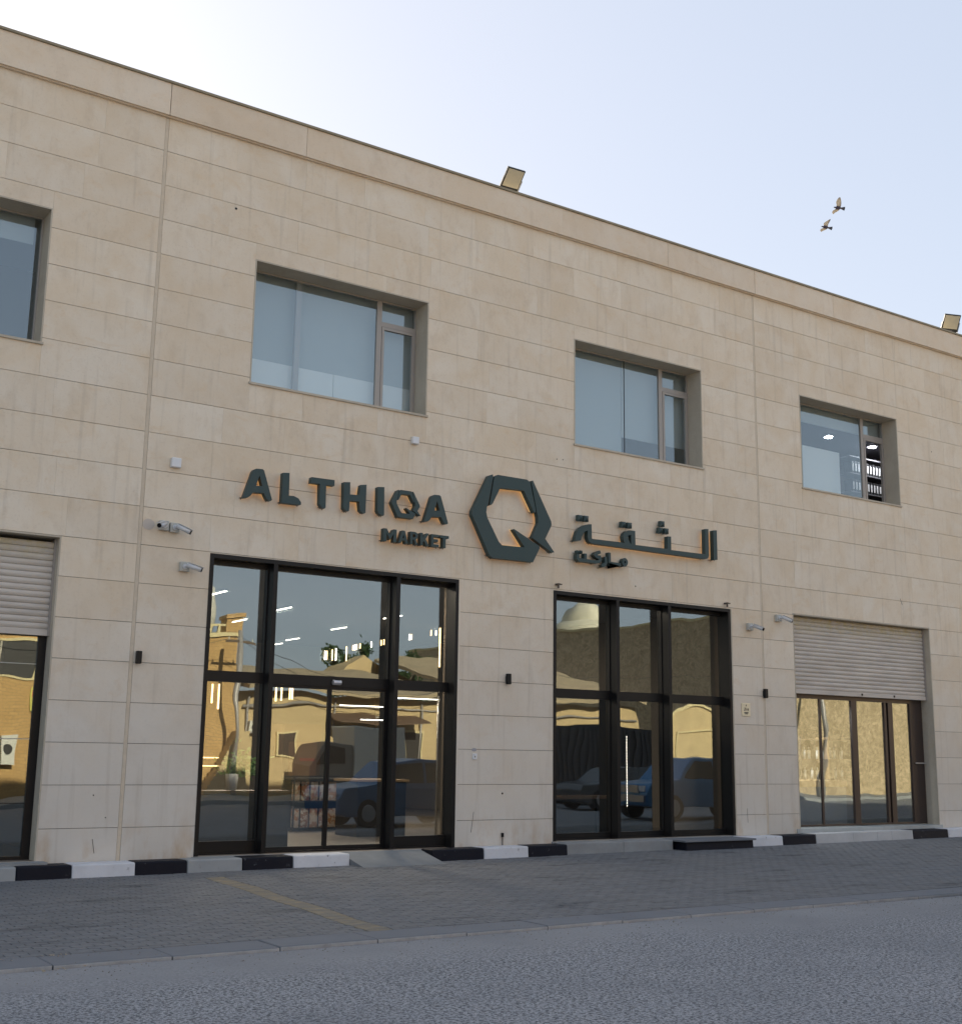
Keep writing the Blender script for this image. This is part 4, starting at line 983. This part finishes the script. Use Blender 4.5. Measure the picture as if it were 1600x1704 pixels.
# ------------------------------------------------------------------ pigeons
def pigeon_mat():
    g = G('pigeon_plumage'); tc = g.N.new('ShaderNodeTexCoord').outputs['Object']; s = g.sep(tc)
    span = g.math('ABSOLUTE', s[1])
    n = g.noise(tc, 30, 3, .6)
    c = g.mix(g.ramp(span, .045, .075), (.045,.035,.055), (.55,.47,.36))
    c = g.mix(g.ramp(s[0], -.02, -.07, 0, .8), c, (.10,.085,.09))        # trailing edge
    c = g.mix(g.ramp(s[0], -.12, -.14, 0, 1), c, (.05,.055,.075))         # tail
    c = g.mix(g.ramp(span, .24, .31, 0, .7), c, (.28,.25,.22))
    c = g.mix(g.ramp(n, .55, .75, 0, .3), c, (.3,.26,.22))
    return g.fin(c, .7)
M['pigeon'] = pigeon_mat()
def pigeon(lab, wl_, wr_, loc, ax, ay, s=1.0):
    """x = head direction, y = left wing; wl_/wr_ = (planform, lift) of each wing"""
    m_ = MB()
    prof = [(.165,.004),(.15,.014),(.125,.026),(.10,.026),(.07,.038),(.02,.052),(-.04,.046),(-.09,.028),(-.13,.016)]
    n = 12; v = []
    for x, r in prof:
        for i in range(n): a = 2*math.pi*i/n; v.append((x, r*math.cos(a), r*.9*math.sin(a)+(.012 if x > .09 else 0)))
    f = [(j*n+i, (j+1)*n+i, (j+1)*n+(i+1)%n, j*n+(i+1)%n) for j in range(len(prof)-1) for i in range(n)]
    f += [tuple(range(n)), tuple((len(prof)-1)*n+i for i in reversed(range(n)))]
    m_.add(v, f, .5, True)
    def plate(pts, lift, th=.010):
        k = len(pts); up_ = [(x, y, lift(x, y)+th/2) for x, y in pts]; dn = [(x, y, lift(x, y)-th/2) for x, y in pts]
        tr = tessellate_polygon([[Vector((x, y, 0)) for x, y in pts]])
        ff = [tuple(t) for t in tr] + [tuple(k+i for i in reversed(t)) for t in tr] + [(i, k+i, k+(i+1)%k, (i+1)%k) for i in range(k)]
        m_.add(up_+dn, ff, .5, True)
    plate([(-.08,.026),(-.225,.07),(-.24,.0),(-.225,-.07),(-.08,-.026)], lambda x, y: 0)
    for sgn, (pl_, lf_) in ((1, wl_), (-1, wr_)): plate([(x, sgn*y) for x, y in pl_], lf_)
    m_.cyl((.16,0,.010),(.185,0,.004),.006,.001,8)
    o = m_.build('pigeon', M['pigeon'])
    rm_ = o.modifiers.new('remesh', 'REMESH'); rm_.mode = 'VOXEL'; rm_.voxel_size = .0055; rm_.use_smooth_shade = True
    sm_ = o.modifiers.new('smooth', 'SMOOTH'); sm_.factor = .5; sm_.iterations = 3
    ax = Vector(ax).normalized(); az = ax.cross(Vector(ay)).normalized(); ay = az.cross(ax)
    o.matrix_world = Matrix(((ax.x*s, ay.x*s, az.x*s, loc[0]), (ax.y*s, ay.y*s, az.y*s, loc[1]), (ax.z*s, ay.z*s, az.z*s, loc[2]), (0,0,0,1)))
    return tag(o, lab, 'bird')
r0, u0, f0 = rt, up, fw
wingA = [(.07,.02),(.085,.09),(.115,.17),(.10,.25),(.045,.345),(-.005,.35),(-.045,.27),(-.075,.17),(-.08,.08),(-.07,.02)]
wingB = [(.07,.02),(.10,.07),(.15,.115),(.155,.165),(.115,.225),(.085,.23),(.04,.17),(-.02,.12),(-.06,.07),(-.065,.02)]
wingC = [(.07,.02),(.10,.07),(.105,.13),(.02,.22),(-.07,.30),(-.10,.295),(-.09,.23),(-.06,.13),(-.06,.07),(-.06,.02)]
pigeon('upper pigeon in flight with one wing stretched straight up', (wingA, lambda x,y: .10*abs(y)), (wingB, lambda x,y: .5*abs(y)),
       (31.89,7.36,20.17), -r0+u0*.12-f0*.1, u0-f0*.3, 1.0)
pigeon('lower pigeon in flight with its wings bent backwards', (wingC, lambda x,y: .2*abs(y)), (wingB, lambda x,y: .8*abs(y)),
       (31.80,7.85,19.62), -r0+u0*.22+f0*.1, u0*.9-f0*.45, .95)

# ------------------------------------------------------------------ the other side of the street (seen mirrored in the glass)
def brickmat(name, c1_, c2_, mortar, sc):
    g = G(name); n = g.N.new('ShaderNodeTexBrick'); s = g.sep(g.pos)
    g.link(g.comb(g.math('ADD', s[0], s[1]), s[2], 0.), n.inputs['Vector']); n.inputs['Scale'].default_value = sc
    n.inputs['Color1'].default_value = (*c1_,1); n.inputs['Color2'].default_value = (*c2_,1); n.inputs['Mortar'].default_value = (*mortar,1); n.inputs['Mortar Size'].default_value = .02
    ns = g.noise(g.pos, .8, 5, .6); c = g.mix(g.ramp(ns, .4, .75, 0, .4), n.outputs[0], tuple(x*.7 for x in c1_))
    return g.fin(c, .8)
M['brick'] = brickmat('tan_brick', (.58,.37,.15), (.50,.31,.12), (.34,.22,.11), 2.2)
M['tanwall'] = mat('tan_plaster', (.56,.42,.22), .85, noise=(.7,.7,(.44,.33,.18)), bump=(6,.02))
M['tanroof'] = mat('dusty_roof', (.42,.33,.20), .9, noise=(1.2,.7,(.28,.22,.15)))
M['rubble'] = None
g = G('rubble_stone'); n = g.voro(g.vadd(g.pos, g.vmul(g.comb(g.noise(g.pos, 3, 2), g.noise(g.pos, 4, 2), g.noise(g.pos, 5, 2)), (.3,.3,.3))), 7.5, 'F1', 'Color'); ed = g.voro(g.pos, 7.5, 'DISTANCE_TO_EDGE')
s = g.N.new('ShaderNodeSeparateColor'); g.link(n, s.inputs[0])
c = g.mix(s.outputs[0], (.34,.26,.15), (.64,.51,.33)); c = g.mix(g.ramp(ed, .06, .0, 0, .7), c, (.30,.23,.14)); c = g.mix(g.ramp(g.noise(g.pos, 1.1, 5), .45, .7, 0, .4), c, (.40,.31,.19))
M['rubble'] = g.fin(c, .9, g.bump(ed, .03, 1.))
M['dome'] = mat('dome_paint', (.66,.62,.48), .6, noise=(2,.5))
M['darkwin'] = mat('dark_opening', (.03,.027,.025), .4)
M['cream'] = mat('cream_trim', (.66,.55,.30), .7)
M['whitewall'] = mat('off_white', (.62,.60,.52), .6)

bh = thing('brick_house', 'tall tan brick house across the street mirrored in the left glass', 'house', (13, -30, 0))
MB().box(4.0,19.6,-36,-27.0,-.1,6.15).build('wall', M['brick'], bh)
MB().box(3.9,19.7,-36.1,-26.9,6.151,6.33).build('parapet', M['cream'], bh)
m_ = MB(); m_.box(19.05,19.7,-27.55,-26.88,6.331,6.95); m_.box(18.98,19.78,-27.62,-26.8,6.951,7.1); m_.build('corner_post', M['brick'], bh)
m_ = MB(); 
for k in range(6): m_.box(17.2+k*.3,17.3+k*.3,-27.0,-26.9,6.331,6.62)
m_.box(17.1,19.04,-27.02,-26.9,6.621,6.72); m_.build('balustrade', M['cream'], bh)
for (a, b, p, q) in ((9.6,11.8,4.35,5.6),(7.0,8.4,4.35,5.6),(8.9,10.6,.9,3.9),(14.5,16.2,4.4,5.4),(14.4,16.4,.1,2.5)):
    w_ = MB().box(a-.08,b+.08,-27.02,-26.94,p-.08,p-.001).box(a-.08,b+.08,-27.02,-26.94,q+.001,q+.1).box(a-.08,a-.001,-27.02,-26.95,p,q).box(b+.001,b+.08,-27.02,-26.95,p,q).build('window', M['cream'], bh)
    MB().box(a,b,-27.02,-26.985,p,q).build('pane', M['darkwin'], w_)
    MB().box((a+b)/2-.04,(a+b)/2+.04,-26.984,-26.96,p,q).build('mullion', M['reveal'], w_)
tk = thing('water_tank', 'pale round water tank on the roof of the brick house across the street', 'water tank', (17.9, -28.6, 6.33))
MB().cyl((18.55,-28.6,6.45),(18.55,-28.6,8.2),.62,.62,24).cyl((18.55,-28.6,8.201),(18.55,-28.6,8.5),.62,.18,24).build('tank', M['whitewall'], tk)
MB().box(17.95,19.15,-29.2,-28.0,6.331,6.449).build('stand', M['concrete'], tk)
br_ = MB()
for k in range(5): br_.cyl((17.95+.0*k,-28.2,8.4+.1*k),(18.2+.12*k,-28.2,8.7-.02*k),.01,n=5)
tag(br_.build('aerial', M['bark']), 'thin bent aerial beside the water tank across the street', 'aerial')
stp = thing('outdoor_staircase', 'masonry stair climbing the end of the brick house across the street', 'staircase', (19.5, -26.2, 0))
for k in range(13): MB().box(18.0+k*.11,19.9,-26.85+.0,-26.0,.07+k*.2,.07+(k+1)*.2-.002).build('stair_step', M['tanwall'], stp)
yb = thing('notice_board', 'yellow green notice board on the brick wall mirrored in the far left glass', 'notice board', (12.2, -26.9, 3.5))
MB().box(11.85,12.55,-26.93,-26.88,3.1,4.0).build('board', mat('board_yellow', (.62,.58,.12), .6), yb); MB().box(11.92,12.48,-26.879,-26.87,3.62,3.9).build('red_field', mat('board_red', (.55,.16,.08), .6), yb)
ln = MB()
for k in range(3): ln.box(11.95,12.35+.04*k,-26.879,-26.872,3.2+k*.13,3.26+k*.13)
ln.build('text_line', M['ink'], yb)
ac = thing('air_conditioner', 'white air conditioner on the brick wall mirrored low in the far left glass', 'air conditioner', (10.9, -26.7, 1.4))
MB().box(10.9,11.5,-26.93,-26.6,1.2,2.3).build('casing', M['whitewall'], ac); MB().cyl((11.2,-26.599,1.75),(11.2,-26.58,1.75),.2,.2,20).build('fan_grille', M['darkwin'], ac)

lh = thing('low_house', 'low tan house with a sagging dusty roof mirrored in the entrance glass', 'house', (28, -31, 0))
MB().box(19.8,40.5,-36,-27.2,-.1,4.15).build('wall', M['tanwall'], lh)
def roofslab(x0, x1, zf, zb_, y0=-26.4, y1=-35): 
    m_ = MB(); n = 14; v = []
    for y, z in ((y0, zf), (y1, zb_)):
        for dz in (0, .16):
            for i in range(n+1): u = i/n; v.append((x0+(x1-x0)*u, y, z+dz+.10*math.sin(u*9)+.05*math.sin(u*23)))
    k = n+1; f = []
    for i in range(n):
        f += [(i, i+1, k+i+1, k+i), (2*k+i+1, 2*k+i, 3*k+i, 3*k+i+1), (k+i, k+i+1, 3*k+i+1, 3*k+i), (i+1, i, 2*k+i, 2*k+i+1)]
    f += [(0, k, 3*k, 2*k), (k-1, 3*k-1, 4*k-1, 2*k-1)]
    return m_.add(v, f)
roofslab(19.85, 30.2, 4.18, 5.6).build('roof', M['tanroof'], lh)
roofslab(30.3, 40.6, 4.3, 6.4).build('roof', M['tanroof'], lh)
MB().prism([(27.5,5.0),(33.5,5.0),(32.2,5.6),(29.7,6.75),(28.6,6.1)], -36.5, -35.2).build('gable', M['tanwall'], lh)
pipe = MB().cyl((20,-27.1,3.7),(40.3,-27.1,3.55),.05,n=8).build('drain_pipe', M['alu'], lh)
for x in (21.5,25.0,27.4,33.0,36.4):
    m_ = MB().box(x,x+1.1,-27.24,-27.12,1.5,2.7).build('window', M['cream'], lh); MB().box(x+.08,x+1.02,-27.118,-27.10,1.58,2.62).build('pane', M['darkwin'], m_)
m_ = MB().box(29.6,30.8,-27.24,-27.12,.07,2.4).build('door', M['brown_panel'], lh)
# gate with a curved pediment
gt = thing('arched_gate', 'sunlit cream gate with a curved top mirrored in the second shopfront', 'gate', (42.3, -25.5, 0))
arc = [(41.0,.07),(44.2,.07),(44.2,3.75)] + [(44.2-3.2*t/8, 3.75+.55*math.sin(math.pi*t/8)) for t in range(1,8)] + [(41.0,3.75)]
MB().prism(arc, -25.6, -25.4).build('panel', mat('gate_tan', (.60,.46,.24), .8, noise=(2,.5)), gt)
tr_ = [(44.3-3.4*t/12, 3.82+.58*math.sin(math.pi*t/12)) for t in range(13)]; MB().prism(tr_ + [(x, z-.14) for x, z in tr_[::-1]], -25.39, -25.28).build('curved_cap', M['cream'], gt)
MB().box(41.4,44.0,-25.39,-25.33,3.0,3.07).box(41.4,41.47,-25.39,-25.33,.3,2.999).build('panel_moulding', M['cream'], gt)

sb = thing('rubble_stone_building', 'big rubble stone building across the street, mirrored beyond the second shopfront', 'building', (60, -35, 0))
MB().box(48.5,92,-62,-25.2,-.1,9.4).build('wall', M['rubble'], sb)
MB().box(48.45,92.1,-62.1,-25.1,9.401,9.55).build('coping', M['cream'], sb)
for x in (52, 57.5, 63):
    a_ = [(x,9.56),(x+4.2,9.56)] + [(x+4.2-4.2*t/10, 10.4+1.1*math.sin(math.pi*t/10)) for t in range(11)]
    MB().prism(a_, -28, -27.6).build('arched_screen', M['tanwall'], sb)
dm = thing('white_dome', 'pale stepped dome above the stone building mirrored at the top of the second shopfront', 'dome', (53.5, -48, 8.95))
def dome(cx, cy, z0, r, h, nm):
    m_ = MB(); n, k = 28, 8; v = []
    for j in range(k+1):
        a = math.pi/2*j/k
        for i in range(n): t = 2*math.pi*i/n; v.append((cx+r*math.cos(a)*math.cos(t), cy+r*math.cos(a)*math.sin(t), z0+h*math.sin(a)))
    f = [(j*n+i, j*n+(i+1)%n, (j+1)*n+(i+1)%n, (j+1)*n+i) for j in range(k) for i in range(n)]
    m_.add(v, f, .5, True); return m_.build(nm, M['dome'], dm)
MB().cyl((53.5,-47,9.56),(53.5,-47,9.9),2.2,2.2,28).build('drum', M['dome'], dm); dome(53.5,-47,9.9,2.1,1.2,'lower_shell'); dome(53.4,-47,10.7,1.45,1.5,'upper_shell')
MB().cyl((53.4,-47,12.15),(53.4,-47,12.9),.05,n=6).build('finial', M['cream'], dm)

# trees behind the low house
def tree(name, x, y, h, spread, n, lab):
    t = thing(name, lab, 'tree', (x, y, 0)); random.seed(int(x*10))
    tm = MB(); tips = []
    tm.cyl((x,y,-.1),(x+.1,y,h*.45),.22,.13,10)
    for k in range(9):
        a = random.random()*6.3; z0 = h*(.35+.1*random.random()); r = spread*random.uniform(.35,.8); z1 = h*random.uniform(.6,.95)
        e = (x+r*math.cos(a), y+r*math.sin(a), z1); tm.cyl((x+.08,y,z0), e, .07,.02,6); tips.append(Vector(e))
    tm.build('trunk', M['bark'], t)
    cm = MB()
    for k in range(n):
        c_ = random.choice(tips) + Vector((random.gauss(0,.35*spread*.4), random.gauss(0,.35*spread*.4), random.gauss(0,.22*spread*.5)))
        d = Vector((random.uniform(-1,1),random.uniform(-1,1),random.uniform(-1,1))).normalized(); s = d.orthogonal().normalized()
        cm.add([c_, c_+d*.12+s*.06, c_+d*.22, c_+d*.12-s*.06], [(0,1,2,3)])
    cm.build('crown', M['leaf'], t)
tree('garden_tree', 31.6, -40, 8.0, 1.25, 3000, 'loose dark tree behind the low house, mirrored in the middle entrance pane')
tree('garden_tree', 36.0, -41, 8.2, 1.2, 2200, 'smaller dark tree behind the low house, mirrored in the right entrance pane')

# utility poles and wires
def pole(x, y, h, lab, lean=0):
    t = thing('utility_pole', lab, 'pole', (x, y, 0)); MB().cyl((x,y,-.1),(x+lean,y,h),.11,.07,12).build('shaft', M['alu'], t)
    MB().box(x+lean-.5,x+lean+.5,y-.04,y+.04,h-.5,h-.42).build('crossarm', M['bark'], t)
    for s_ in (-.4, 0, .4): MB().cyl((x+lean+s_,y,h-.419),(x+lean+s_,y,h-.3),.03,.02,8).build('insulator', M['whitewall'], t)
pole(19.1, -25.6, 6.3, 'utility pole in front of the brick house mirrored in the left entrance pane')
pole(49.5, -23.5, 7.5, 'leaning pole by the stone building mirrored in the right bay', .5)
pole(30.5, -25.5, 6.0, 'utility pole in front of the low house across the street')
wr = MB()
def wire(a, b, sag, r=.012):
    a, b = Vector(a), Vector(b); p = None
    for k in range(17):
        t = k/16; q = a.lerp(b, t); q.z -= sag*4*t*(1-t)
        if p is not None: wr.cyl(p, q, r, n=4, caps=False)
        p = q
wire((19.1,-25.6,6.0),(30.5,-25.5,5.6),1.1); wire((19.1,-25.6,5.9),(30.5,-25.5,5.5),1.6); wire((30.5,-25.5,5.6),(50,-23.5,7.1),.9); wire((8,-26.8,5.9),(19.1,-25.6,6.0),.5)
tag(wr.build('overhead_wire', M['darkwin']), 'sagging overhead wires across the street', 'wires')

# parked vehicles
M['tyre'] = mat('tyre', (.02,.02,.02), .8); M['rim'] = mat('rim', (.35,.36,.38), .35, .8)
M['carglass'] = mat('car_glass', (.02,.025,.03), .08, 0, .8)
def carpaint(n, c): return mat(n, c, .28, .3, .6)
M['headlight'] = mat('headlight_glass', (.6,.62,.65), .15)
def car(x, y, lab, cat, paint, prof, glassx, L_, W_, wheels, name):
    """car along x, nose towards -x; prof: outline (x,z) side profile; belt height splits body from cabin"""
    t = thing(name, lab, cat, (x, y, -.055)); z0 = -.055; belt = 1.0 if cat != 'pickup truck' else 1.12
    n = len(prof); v = []
    for s_ in (-1, 1):
        for px, pz in prof:
            k = 1 if pz <= belt else 1-.16*(pz-belt)/.6
            v.append((x+px, y+s_*W_/2*k, z0+pz))
    tr = tessellate_polygon([[Vector((p[0], p[1], 0)) for p in prof]])
    f = [tuple(q) for q in tr] + [tuple(n+i for i in reversed(q)) for q in tr] + [(i, (i+1)%n, n+(i+1)%n, n+i) for i in range(n)]
    ob = MB().add(v, f).build('body', paint, t, bevel=.04)
    bmx = bmesh.new(); bmx.from_mesh(ob.data); bmesh.ops.recalc_face_normals(bmx, faces=bmx.faces); bmx.to_mesh(ob.data); bmx.free()
    for g_ in glassx:                                    # side windows both sides, windscreens
        for s_ in (-1, 1):
            vv = []
            for px, pz in g_:
                k = 1-.16*(pz-belt)/.6; vv.append((x+px, y+s_*(W_/2*k+.006), z0+pz))
            w_ = vv + [(a, b-s_*.03, c) for a, b, c in vv]; m = len(g_)
            MB().add(w_, [tuple(range(m)), tuple(m+i for i in reversed(range(m)))] + [(i,(i+1)%m,m+(i+1)%m,m+i) for i in range(m)]).build('side_window', M['carglass'], t)
    for wx in wheels:
        for s_ in (-1, 1):
            yy = y+s_*(W_/2-.12)
            wh = MB().cyl((x+wx,yy-.12,z0+.37),(x+wx,yy+.125,z0+.37),.37,.37,28).build('wheel', M['tyre'], t, bevel=.02)
            MB().cyl((x+wx,yy+s_*.1251,z0+.37),(x+wx,yy+s_*.135,z0+.37),.23,.21,18).build('rim', M['rim'], wh)
    return t
SUV = [(-2.3,.35),(-2.35,.75),(-2.2,.98),(-1.15,1.1),(-.5,1.62),(.2,1.72),(1.5,1.68),(2.1,1.15),(2.3,1.02),(2.35,.4),(2.1,.28),(-2.1,.28)]
SUVG = [[(-1.0,1.13),(-.48,1.56),(.28,1.62),(.28,1.13)],[(.36,1.13),(.36,1.62),(1.42,1.58),(1.85,1.15)]]
def lights(t, x, y, xa, zc, W_, col, nm):
    for s_ in (-1, 1): MB().box(x+xa-.03,x+xa+.03,y+s_*(W_/2-.32)-.16,y+s_*(W_/2-.32)+.16,zc-.08,zc+.08).build(nm, col, t)
c1_ = car(16.95, -9.75, 'dark blue estate car standing on the road, mirrored in the right entrance pane', 'car', carpaint('dark_blue_paint', (.035,.12,.25)), SUV, SUVG, 4.7, 1.86, (-1.45,1.4), 'parked_car')
lights(c1_, 16.95, -9.75, -2.33, .75, 1.86, M['headlight'], 'headlight')
c2_ = car(30.5, -17.0, 'grey saloon parked across the street between the road and the low house', 'car', carpaint('grey_paint', (.10,.105,.11)), [(a, b*.88) for a, b in SUV], [[(a, b*.9+.06) for a, b in q] for q in SUVG], 4.6, 1.8, (-1.45,1.4), 'parked_car')
PK = [(-2.75,.45),(-2.8,.85),(-2.6,1.12),(-1.5,1.2),(-.85,1.82),(.85,1.86),(1.0,1.18),(2.75,1.18),(2.8,.55),(2.5,.4),(-2.5,.4)]
PKG = [[(-1.28,1.24),(-.8,1.74),(-.1,1.76),(-.1,1.24)],[(-.02,1.24),(-.02,1.76),(.72,1.76),(.84,1.24)]]
pkx, pky = 27.6, -9.8
c3_ = car(pkx, pky, 'blue pickup truck standing on the road, mirrored in the second shopfront', 'pickup truck', carpaint('pickup_blue', (.05,.19,.38)), PK, PKG, 5.6, 1.95, (-1.8,1.75), 'pickup_truck')
MB().box(pkx-2.86,pkx-2.78,pky-.85,pky+.85,.5,.72).build('bumper', M['rim'], c3_); MB().box(pkx-2.83,pkx-2.77,pky-.55,pky+.55,.80,1.02).build('grille', M['rim'], c3_)
lights(c3_, pkx, pky, -2.78, .93, 1.95, M['headlight'], 'headlight')
MB().box(pkx+2.74,pkx+2.83,pky-.9,pky-.72,.75,1.1).box(pkx+2.74,pkx+2.83,pky+.72,pky+.9,.75,1.1).build('tail_light', mat('tail_red', (.3,.02,.02), .3), c3_)
tkx = 23.0
trk = thing('box_truck', 'small white box truck parked across the street, mirrored in the sliding doors', 'truck', (tkx, -22.4, 0))
MB().box(tkx-1.1,tkx+1.2,-23.3,-21.6,.95,2.7).build('cargo_box', M['whitewall'], trk, bevel=.03)
MB().prism([(tkx-2.7,.6),(tkx-1.12,.6),(tkx-1.12,2.1),(tkx-2.2,2.1),(tkx-2.65,1.35)], -23.2, -21.7).build('cab', mat('truck_cab_paint', (.20,.19,.17), .4), trk, bevel=.04)
MB().prism([(tkx-2.45,1.42),(tkx-1.5,1.42),(tkx-1.5,1.98),(tkx-2.16,1.98)], -21.695, -21.68).build('side_window', M['carglass'], trk)
for wx in (-2.0, .6):
    for yy in (-23.1, -21.8): MB().cyl((tkx+wx,yy-.12,.44),(tkx+wx,yy+.12,.44),.37,.37,24).build('wheel', M['tyre'], trk)
MB().box(tkx-1.1,tkx+1.2,-23.2,-21.7,.6,.949).build('chassis', M['darkwin'], trk)

ct = thing('shipping_container', 'dark grey ribbed container across the street, mirrored low in the second shopfront', 'container', (32.3, -21.5, .07))
MB().box(28.6,36.0,-22.9,-20.6,.1,3.0).build('shell', mat('container_grey', (.035,.037,.042), .6, noise=(1.5,.6)), ct)
cr = MB()
for k in range(24): cr.box(28.7+k*.305,28.85+k*.305,-20.599,-20.56,.2,2.9)
rb = cr.build('wall_ribs', mat('container_rib', (.045,.047,.052), .6), ct); rb['kind'] = 'stuff'

for k, (x, z) in enumerate(((20.6,2.9),(26.2,3.0),(34.6,2.9))):
    t = thing('air_conditioner', 'air conditioner on the low house wall across the street, '+['left one','middle one','right one'][k], 'air conditioner', (x, -27.0, z))
    MB().box(x-.4,x+.4,-27.19,-26.85,z-.28,z+.28).build('casing', M['whitewall'], t, bevel=.02); MB().cyl((x-.1,-26.849,z),(x-.1,-26.835,z),.21,.21,20).build('fan_grille', M['darkwin'], t)
    MB().box(x-.42,x+.42,-27.19,-26.87,z-.34,z-.285).build('bracket', M['alu'], t)
for k, x in enumerate((20.2, 24.0, 28.3, 32.0)):
    o = MB().cyl((x,-27.1,.07),(x,-27.1,4.0),.045,n=8).build('down_pipe', M['alu']); tag(o, ['leftmost','second','third','rightmost'][k]+' grey down pipe on the low house across the street', 'pipe', 'down pipes on the low house')
aw = MB().add([(23.6,-27.18,3.35),(28.0,-27.18,3.35),(28.0,-25.9,2.95),(23.6,-25.9,2.95),(23.6,-27.18,3.31),(28.0,-27.18,3.31),(28.0,-25.9,2.91),(23.6,-25.9,2.91)],[(0,3,2,1),(4,5,6,7),(0,1,5,4),(1,2,6,5),(2,3,7,6),(3,0,4,7)]).build('awning', mat('awning_brown', (.13,.08,.05), .8)); tag(aw, 'brown sloping awning on the low house across the street', 'awning')
